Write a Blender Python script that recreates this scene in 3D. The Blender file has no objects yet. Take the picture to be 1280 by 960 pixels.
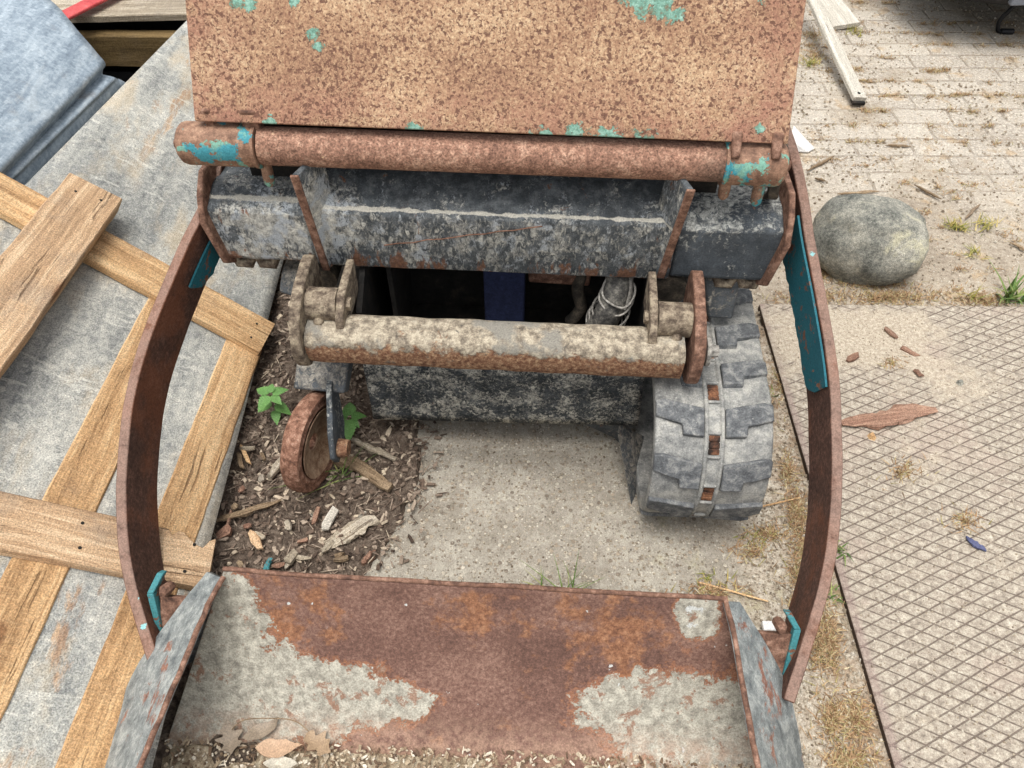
import bpy, bmesh, math, random
from mathutils import Vector, Matrix, noise as mnoise

random.seed(7)
scn = bpy.context.scene
COL = scn.collection
R = math.radians
PI = math.pi

# ------------------------------------------------------------------ camera, light, exposure
CAM_H, PITCH, FPX = 1.55, 50.0, 961.0            # metres, degrees below the horizon, focal length in 1280-px units
cam = bpy.data.objects.new('camera', bpy.data.cameras.new('camera'))
COL.objects.link(cam)
cam.location = (0, 0, CAM_H)
cam.rotation_euler = (R(90 - PITCH), 0, 0)
cam.data.sensor_width = 36
cam.data.lens = FPX / 1280 * 36
cam.data.clip_start = 0.02
cam.data.clip_end = 500
scn.camera = cam

SUN_EL, SUN_AZ = 80.0, 215.0                      # azimuth of the sun, degrees from +Y towards +X
w = bpy.data.worlds.new('World'); scn.world = w; w.use_nodes = True
wn, wl = w.node_tree.nodes, w.node_tree.links
bg = wn['Background']
sky = wn.new('ShaderNodeTexSky'); sky.sky_type = 'NISHITA'; sky.sun_disc = False
sky.sun_elevation = R(SUN_EL); sky.sun_rotation = R(SUN_AZ)
sky.dust_density = 5.0; sky.air_density = 1.0; sky.ozone_density = 1.0
hs = wn.new('ShaderNodeHueSaturation'); hs.inputs['Saturation'].default_value = 0.24   # cloud cover: the blue is mostly hidden
wl.new(sky.outputs[0], hs.inputs['Color']); wl.new(hs.outputs[0], bg.inputs['Color'])
bg.inputs['Strength'].default_value = 0.15
sl = bpy.data.lights.new('sun', 'SUN'); sl.energy = 1.25; sl.angle = R(32); sl.color = (1.0, 0.97, 0.93)
so = bpy.data.objects.new('sun', sl); COL.objects.link(so)
sd = Vector((math.sin(R(SUN_AZ)) * math.cos(R(SUN_EL)), math.cos(R(SUN_AZ)) * math.cos(R(SUN_EL)), math.sin(R(SUN_EL))))
so.rotation_euler = sd.to_track_quat('Z', 'Y').to_euler()
so.location = (0, 0, 6)
scn.view_settings.view_transform = 'Standard'
scn.view_settings.look = 'None'
scn.view_settings.gamma = 1
scn.view_settings.use_curve_mapping = False
scn.view_settings.exposure = 0.50

# ------------------------------------------------------------------ measuring helpers: a pixel's ray met with a known plane
CT, ST = math.cos(R(PITCH)), math.sin(R(PITCH))
EYE = Vector((0, 0, CAM_H))
def ray(u, v):
    a, b = (u - 640) / FPX, (480 - v) / FPX
    return Vector((a, CT + ST * b, -ST + CT * b))
def meet(u, v, p, n):
    d = ray(u, v); return EYE + d * ((Vector(p) - EYE).dot(Vector(n)) / d.dot(Vector(n)))
def G(u, v, z=0.0): return meet(u, v, (0, 0, z), (0, 0, 1))

YAW = R(-3.6)
ORG = Vector((-0.057, 1.19, 0))
MROT = Matrix.Rotation(YAW, 3, 'Z')
def to_local(p): return MROT.transposed() @ (Vector(p) - ORG)
def to_world(p): return MROT @ Vector(p) + ORG
def L(u, v, x=None, y=None, z=None):
    """local point of the loader on one of its own x / y / z planes"""
    if z is not None: return to_local(G(u, v, z))
    if y is not None: return to_local(meet(u, v, to_world((0, y, 0)), MROT @ Vector((0, 1, 0))))
    return to_local(meet(u, v, to_world((x, 0, 0)), MROT @ Vector((1, 0, 0))))

# ------------------------------------------------------------------ mesh helpers
class MB:
    def __init__(s): s.v, s.f, s.m = [], [], []
    def add(s, vs, fs, mi=0):
        o = len(s.v); s.v += [Vector(p) for p in vs]
        for f in fs: s.f.append([i + o for i in f]); s.m.append(mi)
    def hexa(s, a, b, mi=0):
        """a, b: two matching quads"""
        n = len(a); vs = list(a) + list(b)
        fs = [list(range(n))[::-1], list(range(n, 2 * n))] + [[i, (i + 1) % n, n + (i + 1) % n, n + i] for i in range(n)]
        s.add(vs, fs, mi)
    def plate(s, poly, t, mi=0):
        t = Vector(t); s.hexa(poly, [Vector(p) + t for p in poly], mi)
    def box(s, c, size, rot=None, mi=0):
        c = Vector(c); x, y, z = [k / 2 for k in size]
        q = [(-x, -y), (x, -y), (x, y), (-x, y)]
        f = (lambda p: c + (rot @ Vector(p) if rot else Vector(p)))
        s.hexa([f((a, b, -z)) for a, b in q], [f((a, b, z)) for a, b in q], mi)
    def tube(s, pts, r, seg=12, mi=0, cap=True):
        pts = [Vector(p) for p in pts]; rs = r if isinstance(r, (list, tuple)) else [r] * len(pts)
        rings = []; up = None
        for i, p in enumerate(pts):
            t = (pts[min(i + 1, len(pts) - 1)] - pts[max(i - 1, 0)]).normalized()
            if up is None: up = t.orthogonal().normalized()
            up = (up - t * up.dot(t)).normalized(); sd_ = t.cross(up)
            rings.append([p + (up * math.cos(2 * PI * k / seg) + sd_ * math.sin(2 * PI * k / seg)) * rs[i] for k in range(seg)])
        vs = [q for g in rings for q in g]; fs = []
        for i in range(len(pts) - 1):
            for k in range(seg):
                fs.append([i * seg + k, i * seg + (k + 1) % seg, (i + 1) * seg + (k + 1) % seg, (i + 1) * seg + k])
        if cap: fs += [list(range(seg))[::-1], [(len(pts) - 1) * seg + k for k in range(seg)]]
        s.add(vs, fs, mi)
    def lathe(s, prof, c, axis, seg=40, mi=0, closed=False):
        """prof: (radius, along axis)"""
        c = Vector(c); ax = Vector(axis).normalized(); u = ax.orthogonal().normalized(); w_ = ax.cross(u)
        vs = []; fs = []; n = len(prof)
        for k in range(seg):
            d = u * math.cos(2 * PI * k / seg) + w_ * math.sin(2 * PI * k / seg)
            vs += [c + ax * h + d * max(r, 1e-4) for r, h in prof]
        for k in range(seg):
            for i in range(n if closed else n - 1):
                j = (i + 1) % n; q = (k + 1) % seg
                fs.append([k * n + i, q * n + i, q * n + j, k * n + j])
        s.add(vs, fs, mi)
    def grid(s, fn, nu, nv, mi=0):
        vs = [fn(i / nu, j / nv) for j in range(nv + 1) for i in range(nu + 1)]
        fs = [[j * (nu + 1) + i, j * (nu + 1) + i + 1, (j + 1) * (nu + 1) + i + 1, (j + 1) * (nu + 1) + i] for j in range(nv) for i in range(nu)]
        s.add(vs, fs, mi)
    def build(s, name, mat, parent=None, smooth=None, bevel=0, seg=2, fix=True):
        me = bpy.data.meshes.new(name)
        me.from_pydata([tuple(p) for p in s.v], [], s.f)
        for m_ in (mat if isinstance(mat, (list, tuple)) else [mat]): me.materials.append(m_)
        me.polygons.foreach_set('material_index', s.m)
        if fix:
            bm = bmesh.new(); bm.from_mesh(me); bmesh.ops.recalc_face_normals(bm, faces=bm.faces); bm.to_mesh(me); bm.free()
        o = bpy.data.objects.new(name, me); COL.objects.link(o)
        if parent: o.parent = parent
        if smooth is not None or bevel:
            me.polygons.foreach_set('use_smooth', [True] * len(me.polygons))
            try: me.set_sharp_from_angle(angle=R(smooth or 40))
            except Exception: pass
        if bevel:
            b = o.modifiers.new('bevel', 'BEVEL'); b.width = bevel; b.segments = seg; b.limit_method = 'ANGLE'; b.angle_limit = R(35); b.harden_normals = False
        me.update()
        return o

def roughen(mb, amp, scale, seed=0.0):
    for i, p in enumerate(mb.v):
        q = p * scale + Vector((seed, seed * 1.7, 0))
        mb.v[i] = p + Vector((mnoise.noise(q), mnoise.noise(q + Vector((31, 0, 0))), mnoise.noise(q + Vector((0, 57, 0))))) * amp

def tag(o, label, cat, group=None, kind=None):
    o['label'] = label; o['category'] = cat
    if group: o['group'] = group
    if kind: o['kind'] = kind
    return o
def structure(o): o['kind'] = 'structure'; return o
def stuff(o, label, cat): o['label'] = label; o['category'] = cat; o['kind'] = 'stuff'; return o
def empty(name, loc, rz=0):
    o = bpy.data.objects.new(name, None); COL.objects.link(o); o.location = loc; o.rotation_euler = (0, 0, rz); o.empty_display_size = .1
    return o
def inpoly(x, y, P):
    c = False; j = len(P) - 1
    for i in range(len(P)):
        if (P[i][1] > y) != (P[j][1] > y) and x < (P[j][0] - P[i][0]) * (y - P[i][1]) / (P[j][1] - P[i][1]) + P[i][0]: c = not c
        j = i
    return c
def smoothpath(pts, n):
    """Catmull-Rom through pts, n steps a span"""
    P = [Vector(p) for p in pts]; out = []
    for i in range(len(P) - 1):
        a, b, c, d = P[max(i - 1, 0)], P[i], P[i + 1], P[min(i + 2, len(P) - 1)]
        for k in range(n):
            t = k / n
            out.append(.5 * ((2 * b) + (c - a) * t + (2 * a - 5 * b + 4 * c - d) * t * t + (3 * b - a - 3 * c + d) * t ** 3))
    return out + [P[-1]]

# ------------------------------------------------------------------ material helpers
def srgb(r, g, b, k=1.0):
    f = lambda x: ((x / 255 + .055) / 1.055) ** 2.4 if x > 10 else x / 255 / 12.92
    return (f(r) * k, f(g) * k, f(b) * k, 1)
class NT:
    def __init__(s, name, coord='Object'):
        s.mat = bpy.data.materials.new(name); s.mat.use_nodes = True
        s.n, s.l = s.mat.node_tree.nodes, s.mat.node_tree.links
        s.b = s.n['Principled BSDF']
        s.vec = s.n.new('ShaderNodeTexCoord').outputs[coord]
        s.geo = s.n.new('ShaderNodeNewGeometry')
    def set(s, sock, v):
        if isinstance(v, bpy.types.NodeSocket): s.l.new(v, sock)
        elif v is not None:
            if sock.type == 'VECTOR' and len(v) == 4: v = v[:3]
            sock.default_value = v
    def noise(s, scale, detail=6, rough=.6, dist=0, vec=None, out='Fac'):
        t = s.n.new('ShaderNodeTexNoise'); s.l.new(vec or s.vec, t.inputs['Vector'])
        t.inputs['Scale'].default_value = scale; t.inputs['Detail'].default_value = detail
        t.inputs['Roughness'].default_value = rough; t.inputs['Distortion'].default_value = dist
        return t.outputs[out]
    def vor(s, scale, feature='F1', out='Distance', vec=None, rand=1.0):
        t = s.n.new('ShaderNodeTexVoronoi'); t.feature = feature; s.l.new(vec or s.vec, t.inputs['Vector'])
        t.inputs['Scale'].default_value = scale; t.inputs['Randomness'].default_value = rand
        return t.outputs[out]
    def m(s, op, a, b=None, c=None, clamp=False):
        t = s.n.new('ShaderNodeMath'); t.operation = op; t.use_clamp = clamp
        for i, x in enumerate((a, b, c)):
            if x is not None: s.set(t.inputs[i], x)
        return t.outputs[0]
    def step(s, x, lo, hi):
        t = s.n.new('ShaderNodeMapRange'); t.interpolation_type = 'SMOOTHSTEP'
        s.set(t.inputs[0], x); t.inputs[1].default_value = lo; t.inputs[2].default_value = hi
        return t.outputs[0]
    def ramp(s, fac, stops):
        t = s.n.new('ShaderNodeValToRGB'); s.set(t.inputs[0], fac); e = t.color_ramp.elements
        while len(e) < len(stops): e.new(.5)
        for k, (p, c) in enumerate(stops): e[k].position = p; e[k].color = c
        return t.outputs[0]
    def mix(s, fac, a, b, blend='MIX'):
        t = s.n.new('ShaderNodeMix'); t.data_type = 'RGBA'; t.blend_type = blend
        s.set(t.inputs[0], fac); s.set(t.inputs[6], a); s.set(t.inputs[7], b)
        return t.outputs[2]
    def xyz(s, vec=None):
        t = s.n.new('ShaderNodeSeparateXYZ'); s.l.new(vec or s.vec, t.inputs[0]); return t.outputs
    def mp(s, scale=(1, 1, 1), rot=(0, 0, 0), loc=(0, 0, 0), vec=None):
        t = s.n.new('ShaderNodeMapping'); s.l.new(vec or s.vec, t.inputs[0])
        t.inputs['Scale'].default_value = scale; t.inputs['Rotation'].default_value = rot; t.inputs['Location'].default_value = loc
        return t.outputs[0]
    def addv(s, a, b):
        t = s.n.new('ShaderNodeVectorMath'); t.operation = 'ADD'; s.set(t.inputs[0], a); s.set(t.inputs[1], b); return t.outputs[0]
    def blob(s, p, r, warp=0.0):
        """1 at p falling to 0 at distance r (r may be an xyz triple)"""
        r = r if isinstance(r, tuple) else (r, r, r)
        t = s.mp((1 / r[0], 1 / r[1], 1 / r[2]), loc=(-p[0] / r[0], -p[1] / r[1], -p[2] / r[2]))
        l_ = s.n.new('ShaderNodeVectorMath'); l_.operation = 'LENGTH'; s.l.new(t, l_.inputs[0])
        return s.m('SUBTRACT', 1.0, l_.outputs['Value'], clamp=True)
    def up(s): return s.xyz(s.geo.outputs['Normal'])[2]
    def island(s): return s.geo.outputs['Random Per Island']
    def objrand(s): return s.n.new('ShaderNodeObjectInfo').outputs['Random']
    def done(s, col, rough=.8, bump=None, dist=.003, strength=.6, metal=0.0, spec=.3, grain=.5, gs=330):
        if grain:
            f = s.m('MULTIPLY_ADD', s.m('SUBTRACT', s.noise(gs, 3, .7), .5), grain * 3.2, 1.0)
            t = s.n.new('ShaderNodeVectorMath'); t.operation = 'SCALE'; s.set(t.inputs[0], col); s.set(t.inputs[3], f); col = t.outputs[0]
        s.set(s.b.inputs['Base Color'], col); s.set(s.b.inputs['Roughness'], rough); s.set(s.b.inputs['Metallic'], metal)
        s.b.inputs['Specular IOR Level'].default_value = spec
        if bump is not None:
            t = s.n.new('ShaderNodeBump'); t.inputs['Distance'].default_value = dist; t.inputs['Strength'].default_value = strength
            s.l.new(bump, t.inputs['Height']); s.l.new(t.outputs[0], s.b.inputs['Normal'])
        return s.mat
    # layered looks -------------------------------------------------
    def rust(s, a=(80, 60, 52), b=(116, 88, 76), c=(152, 120, 104), sc=60):
        n1 = s.noise(sc, 8, .7); n2 = s.noise(sc * .12, 4, .6)
        f = s.m('ADD', s.m('MULTIPLY', n1, .65), s.m('MULTIPLY', n2, .35))
        return s.ramp(f, [(.36, srgb(*a)), (.5, srgb(*b)), (.63, srgb(*c))])
M = {}
MUD = (196, 182, 150)
TEAL, TEAL2 = srgb(64, 150, 158), srgb(112, 168, 150)

def mk_hood():
    s = NT('rusty_hood_plate')
    big = s.noise(6, 4, .6); fine = s.noise(170, 5, .65)
    spots = s.noise(140, 2, .55, .25); spots2 = s.noise(250, 2, .6, .2)
    base = s.ramp(s.m('ADD', s.m('MULTIPLY', fine, .6), s.m('MULTIPLY', big, .4)),
                  [(.35, srgb(126, 94, 76)), (.48, srgb(163, 130, 102)), (.58, srgb(189, 160, 128)), (.68, srgb(209, 187, 154))])
    x, y, z = s.xyz()
    edge = s.m('ADD', s.step(s.m('ABSOLUTE', x), .36, .56), s.m('MULTIPLY', s.step(z, .90, .80), .8), clamp=True)
    edge = s.m('MULTIPLY', edge, s.step(s.noise(22, 5, .7), .32, .62))
    col = s.mix(s.m('MULTIPLY', edge, .75), base, srgb(152, 108, 92))
    dens = s.m('MULTIPLY', s.m('SUBTRACT', s.noise(5, 5, .65), .5), .16)
    dk = s.m('MULTIPLY', s.step(s.m('ADD', spots, dens), .56, .62), .88)
    dk2 = s.m('MULTIPLY', s.step(s.m('ADD', spots2, dens), .57, .64), .75)
    col = s.mix(s.m('MAXIMUM', dk, dk2), col, srgb(100, 70, 58))
    col = s.mix(s.step(s.noise(14, 4, .6), .56, .68), col, srgb(150, 106, 78), 'MULTIPLY') if False else col
    run = s.step(s.noise(1, 5, .7, .3, vec=s.mp((26, 2.2, 2.2))), .56, .70)
    col = s.mix(s.m('MULTIPLY', run, .30), col, srgb(128, 88, 70))
    # flakes of the old green paint
    pn = s.noise(38, 7, .74, .4)
    bl = None
    for u, v, r in ((800, 0, .055), (826, 6, .052), (848, 18, .03), (394, 44, .03), (397, 58, .022), (296, 2, .03), (312, 3, .03), (368, 2, .022), (950, 162, .02), (335, 158, .035), (680, 173, .04), (720, 174, .05), (760, 176, .05), (800, 178, .045), (516, 163, .032), (950, 2, .022)):
        p = HOODPT(u, v)
        b_ = s.blob(p, r); bl = b_ if bl is None else s.m('MAXIMUM', bl, b_)
    pm = s.step(s.m('ADD', s.m('MULTIPLY', bl, .5), s.m('MULTIPLY', pn, 1.15)), .84, .88)
    col = s.mix(pm, col, s.ramp(s.noise(80, 6, .7), [(.36, srgb(118, 112, 92)), (.46, srgb(104, 146, 130)), (.6, srgb(140, 176, 160))]))
    h = s.m('SUBTRACT', s.m('ADD', s.m('MULTIPLY', pm, .8), s.m('MULTIPLY', fine, .5)), s.m('MULTIPLY', dk, .4))
    return s.done(col, .85, h, .002, .6)

def mk_tube():
    s = NT('rusty_tube_steel')
    col = s.rust((108, 79, 66), (148, 112, 93), (188, 153, 130), 85)
    x, y, z = s.xyz()
    worn = s.m('ADD', s.step(x, -.43, -.50), s.step(x, .36, .44), clamp=True)
    worn = s.m('MULTIPLY', worn, s.step(s.noise(12), .35, .55))
    col = s.mix(s.m('MULTIPLY', worn, .8), col, srgb(104, 86, 74))
    fl = s.step(s.m('ADD', s.noise(45, 6, .75), s.m('MULTIPLY', s.blob((0, -.03, .728), (.6, .05, .016)), .12)), .66, .70)
    col = s.mix(s.m('MULTIPLY', fl, .75), col, srgb(204, 178, 138))
    return s.done(col, .8, s.noise(120, 6, .7), .003, .8, grain=1.0, gs=260)

def mk_collar():
    s = NT('teal_flaking_collar')
    col = s.rust((100, 74, 60), (142, 110, 90), (180, 146, 120), 60)
    n = s.noise(26, 5, .65)
    x, y, z = s.xyz()
    t = s.m('ADD', n, s.m('MULTIPLY', s.blob((.475, -.03, .745), (.075, .06, .05)), .12))
    t = s.m('ADD', t, s.m('MULTIPLY', s.blob((-.47, -.03, .752), (.1, .06, .05)), .07))
    pm = s.step(s.m('ADD', t, s.m('MULTIPLY', s.m('SUBTRACT', s.noise(90, 6, .75), .5), .25)), .55, .575)
    tc = s.mix(s.step(s.noise(18), .45, .55), srgb(66, 142, 154), srgb(122, 168, 150))
    col = s.mix(pm, col, tc)
    return s.done(col, .7, s.m('ADD', s.m('MULTIPLY', pm, .7), s.m('MULTIPLY', s.noise(140, 5), .5)), .0015, .6)

def mk_grey(name, mud=.5, base=(58, 64, 68), rustiness=.5, scale=38, mudcol=MUD, topdust=.25, lowrust=None, fade=None):
    """dark paint under dried mud and rust"""
    s = NT(name)
    p = s.ramp(s.noise(20, 5, .6), [(.35, srgb(*[k * .8 for k in base])), (.6, srgb(*base)), (.75, srgb(*[min(255, k * 1.35) for k in base]))])
    sp = s.noise(scale * 2.2, 8, .74, .8, vec=s.mp((1, 1, .5)) if topdust < 0 else None); pa = s.noise(scale * .32, 4, .6)
    mk = s.m('ADD', s.m('MULTIPLY', sp, .62), s.m('MULTIPLY', pa, .38))
    mk = s.m('ADD', mk, s.m('MULTIPLY', s.m('MAXIMUM', s.up(), 0), topdust * .3))
    if fade:
        for q, r, k in fade: mk = s.m('ADD', mk, s.m('MULTIPLY', s.blob(q, r), k))
    lo = .60 - .16 * mud
    mm = s.step(mk, lo - .02, lo + .085)
    mc = s.ramp(s.noise(75, 7, .75), [(.36, srgb(*[k * .68 for k in mudcol])), (.5, srgb(*mudcol)), (.6, srgb(*[min(255, k * 1.2) for k in mudcol]))])
    if topdust < 0: mc = s.mix(s.step(s.noise(28, 5, .6), .48, .6), mc, srgb(186, 192, 196))
    col = s.mix(s.m('MULTIPLY', mm, .80), p, mc)
    film = s.step(s.noise(scale * .8, 6, .7), .4, .75)
    col = s.mix(s.m('MULTIPLY', film, (.75 if topdust < 0 else .34) * mud + .06), col, srgb(142, 146, 147))
    if topdust < 0:      # chalky worn line where the plate is folded
        zz = s.xyz()[2]; rg_ = s.m('SUBTRACT', 1.0, s.m('DIVIDE', s.m('ABSOLUTE', s.m('SUBTRACT', zz, ZFOLD)), .0075), clamp=True)
        rg_ = s.step(s.m('ADD', s.m('MULTIPLY', rg_, .55), s.m('MULTIPLY', s.noise(26, 6, .7), .8)), .74, .84)
        col = s.mix(s.m('MULTIPLY', rg_, .7), col, srgb(206, 201, 186))
    rn = s.noise(scale * .5, 7, .72, .4, vec=s.mp((1, 1, .35 if topdust < 0 else 1), loc=(3.1, 1.7, .4)))
    if lowrust is not None:
        x, y, z = s.xyz(); rn = s.m('ADD', rn, s.m('MULTIPLY', s.step(z, lowrust[0], lowrust[1]), .12))
    rm = s.step(rn, .70 - .12 * rustiness, .76 - .12 * rustiness)
    rc = s.ramp(s.noise(110, 5, .7), [(.35, srgb(92, 64, 52)), (.55, srgb(138, 98, 74)), (.7, srgb(168, 130, 104))])
    col = s.mix(s.m('MULTIPLY', rm, .9), col, rc)
    h = s.m('ADD', s.m('MULTIPLY', mm, .7), s.m('MULTIPLY', s.noise(150, 6, .7), .6))
    return s.done(col, .8, h, .002, .6)

def mk_bar():
    s = NT('muddy_rusty_bar')
    rc = s.ramp(s.noise(100, 8, .75), [(.34, srgb(80, 54, 42)), (.48, srgb(128, 92, 70)), (.62, srgb(176, 146, 114)), (.75, srgb(206, 186, 156))])
    x, y, z = s.xyz()
    n = s.noise(40, 7, .72, .3); nb = s.noise(9, 4, .6)
    hz = s.step(z, ZBAR - .002, ZBAR + .040)
    mk = s.m('ADD', s.m('MULTIPLY', n, .8), s.m('ADD', s.m('MULTIPLY', nb, .5), s.m('MULTIPLY', s.m('SUBTRACT', hz, .5), .36)))
    mm = s.step(mk, .61, .72)
    mc = s.ramp(s.noise(55, 8, .75), [(.36, srgb(98, 90, 80)), (.47, srgb(142, 131, 114)), (.58, srgb(184, 173, 152))])
    mc = s.mix(s.step(s.noise(14, 4, .6), .5, .62), mc, srgb(136, 132, 122))
    gap = s.step(s.noise(60, 6, .7, vec=s.mp(loc=(4, 2, 1))), .62, .68)
    col = s.mix(mm, rc, mc)
    col = s.mix(s.m('MULTIPLY', gap, .8), col, srgb(96, 92, 86))
    return s.done(col, .9, s.m('ADD', s.m('MULTIPLY', mm, .6), s.noise(110, 7, .75)), .003, .7)

def mk_arm():
    s = NT('brown_rust_arm')
    col = s.rust((58, 42, 36), (86, 62, 52), (118, 86, 72), 120)
    col = s.mix(s.m('MULTIPLY', s.step(s.noise(7, 5, .6), .48, .66), .5), col, srgb(128, 76, 48))
    dust_light = s.m('MULTIPLY', s.step(s.up(), .45, .8), s.step(s.noise(30, 6, .7), .2, .55))  # up-facing edges paler: dust, plus the light on them painted in
    col = s.mix(s.m('MULTIPLY', dust_light, .62), col, srgb(158, 132, 118))
    chip = s.m('MULTIPLY', s.step(s.noise(24, 5, .6, vec=s.mp(loc=(9, 3, 1))), .665, .685), s.step(s.up(), .4, .6))
    col = s.mix(chip, col, srgb(140, 190, 190))
    return s.done(col, .85, s.noise(150, 7, .7), .002, .6)

def mk_teal(name, k=1.0, scuff=.5, dark=False):
    s = NT(name)
    a = srgb(24, 86, 100) if dark else srgb(50, 116, 126)
    c = s.mix(s.noise(16, 5, .6), a, srgb(40, 110, 120) if dark else srgb(78, 138, 138))
    r_ = s.rust((88, 58, 46), (122, 84, 64), (150, 110, 86), 70)
    col = s.mix(s.step(s.noise(30, 7, .74, .3), .68 - .2 * scuff, .70 - .2 * scuff), c, r_)
    return s.done(col, .65, s.noise(90, 6, .7), .0015, .5)

def mk_bucket():
    s = NT('rusty_bucket_steel')
    x, y, z = s.xyz()
    r1 = s.ramp(s.m('ADD', s.m('MULTIPLY', s.noise(140, 7, .75), .6), s.m('MULTIPLY', s.noise(7, 4, .6), .4)),
                [(.36, srgb(82, 60, 53)), (.5, srgb(115, 86, 75)), (.62, srgb(152, 121, 106))])
    om = s.m('MAXIMUM', s.blob((-.30, -.6, .23), (.15, .5, .12)), s.m('MAXIMUM', s.blob((.27, -.6, .22), (.2, .5, .14)), s.blob((.04, -.6, .26), (.14, .5, .07))))
    og = s.step(s.m('ADD', s.noise(18, 6, .68), s.m('MULTIPLY', om, .26)), .61, .74)
    oc = s.ramp(s.noise(100, 6, .7), [(.35, srgb(106, 72, 54)), (.5, srgb(144, 100, 72)), (.65, srgb(174, 130, 98))])
    col = s.mix(s.m('MULTIPLY', og, .85), r1, oc)
    # bare grey skin of old paint and dried clay, low in the corners
    mk = s.m('ADD', s.m('MULTIPLY', s.noise(15, 8, .72, .35), .72), s.m('MULTIPLY', s.m('SUBTRACT', s.noise(75, 6, .75), .5), .30))
    for p, r, k in (((-.46, -.62, .08), (.30, .5, .19), .62), ((-.40, -.62, .26), (.085, .5, .10), .42), ((-.22, -.62, .09), (.22, .5, .085), .50), ((-.09, -.62, .085), (.14, .5, .05), .30),
                    ((.47, -.62, .07), (.27, .5, .15), .60), ((.42, -.62, .28), (.06, .5, .10), .55), ((.30, -.62, .10), (.14, .5, .08), .40)):
        mk = s.m('ADD', mk, s.m('MULTIPLY', s.blob(p, r), k))
    mm = s.step(mk, .56, .585); rimm = s.m('MULTIPLY', s.step(mk, .50, .56), s.step(mk, .60, .565))
    mc = s.ramp(s.noise(60, 8, .76), [(.36, srgb(130, 126, 115)), (.48, srgb(160, 156, 143)), (.60, srgb(194, 190, 175))])
    mc = s.mix(s.m('MULTIPLY', s.step(s.noise(24, 7, .74, .3), .555, .60), .85), mc, srgb(142, 108, 88))
    col = s.mix(s.m('MULTIPLY', rimm, .55), col, srgb(168, 112, 76))
    col = s.mix(mm, col, mc)
    wh = s.step(s.m('ADD', s.noise(38, 5, .6, vec=s.mp(loc=(2, 5, 3))), s.m('MULTIPLY', s.blob((.42, -.62, .28), (.07, .5, .07)), .14)), .70, .715)
    col = s.mix(wh, col, srgb(196, 198, 194))
    low = s.m('MULTIPLY', s.step(z, .085, .02), s.step(s.noise(50, 6, .75), .36, .6))
    col = s.mix(s.m('MULTIPLY', low, .75), col, srgb(170, 140, 118))
    pit = s.step(s.noise(120, 4, .6), .60, .66)
    col = s.mix(s.m('MULTIPLY', pit, .35), col, srgb(92, 66, 56))
    return s.done(col, .8, s.m('ADD', s.m('MULTIPLY', mm, .8), s.noise(120, 7, .72)), .002, .6)

def mk_bucketside():
    s = NT('grey_bucket_side')
    c = s.ramp(s.noise(34, 8, .74, .3), [(.34, srgb(92, 98, 99)), (.5, srgb(134, 139, 137)), (.64, srgb(172, 175, 170))])
    r_ = s.rust((100, 66, 56), (138, 98, 82), (168, 128, 108), 80)
    m_ = s.step(s.noise(14, 7, .74, .3, vec=s.mp((1, .7, 1), loc=(1, 4, 2))), .575, .63)
    col = s.mix(m_, c, r_)
    return s.done(col, .7, s.noise(110, 7, .7), .002, .6)

def mk_rubber():
    s = NT('dusty_track_rubber')
    d = s.m('ADD', s.m('MULTIPLY', s.noise(50, 7, .72), .6), s.m('MULTIPLY', s.noise(11, 3, .5), .4))
    col = s.ramp(d, [(.36, srgb(100, 101, 100)), (.48, srgb(138, 138, 134)), (.58, srgb(170, 168, 160))])
    fl = s.step(s.noise(140, 5, .7), .62, .7)
    col = s.mix(s.m('MULTIPLY', fl, .6), col, srgb(206, 204, 194))
    return s.done(col, .9, s.noise(120, 6, .7), .002, .5)
def mk_lug():
    s = NT('dark_track_lug')
    d = s.noise(46, 7, .72, .3)
    col = s.ramp(d, [(.36, srgb(76, 78, 80)), (.5, srgb(102, 104, 105)), (.64, srgb(144, 144, 140))])
    fl = s.step(s.noise(150, 5, .7), .62, .7)
    col = s.mix(s.m('MULTIPLY', fl, .5), col, srgb(186, 184, 176))
    return s.done(col, .85, s.noise(130, 6, .7), .002, .5)

def mk_simple(name, stops, scale=40, rough=.8, bscale=100, dist=.002, detail=7, metal=0.0, vec=None, strength=.6):
    s = NT(name)
    col = s.ramp(s.noise(scale, detail, .7, .2, vec=s.mp(vec) if vec else None), [(p, srgb(*c)) for p, c in stops])
    return s.done(col, rough, s.noise(bscale, 6, .7), dist, strength, metal)

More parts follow.
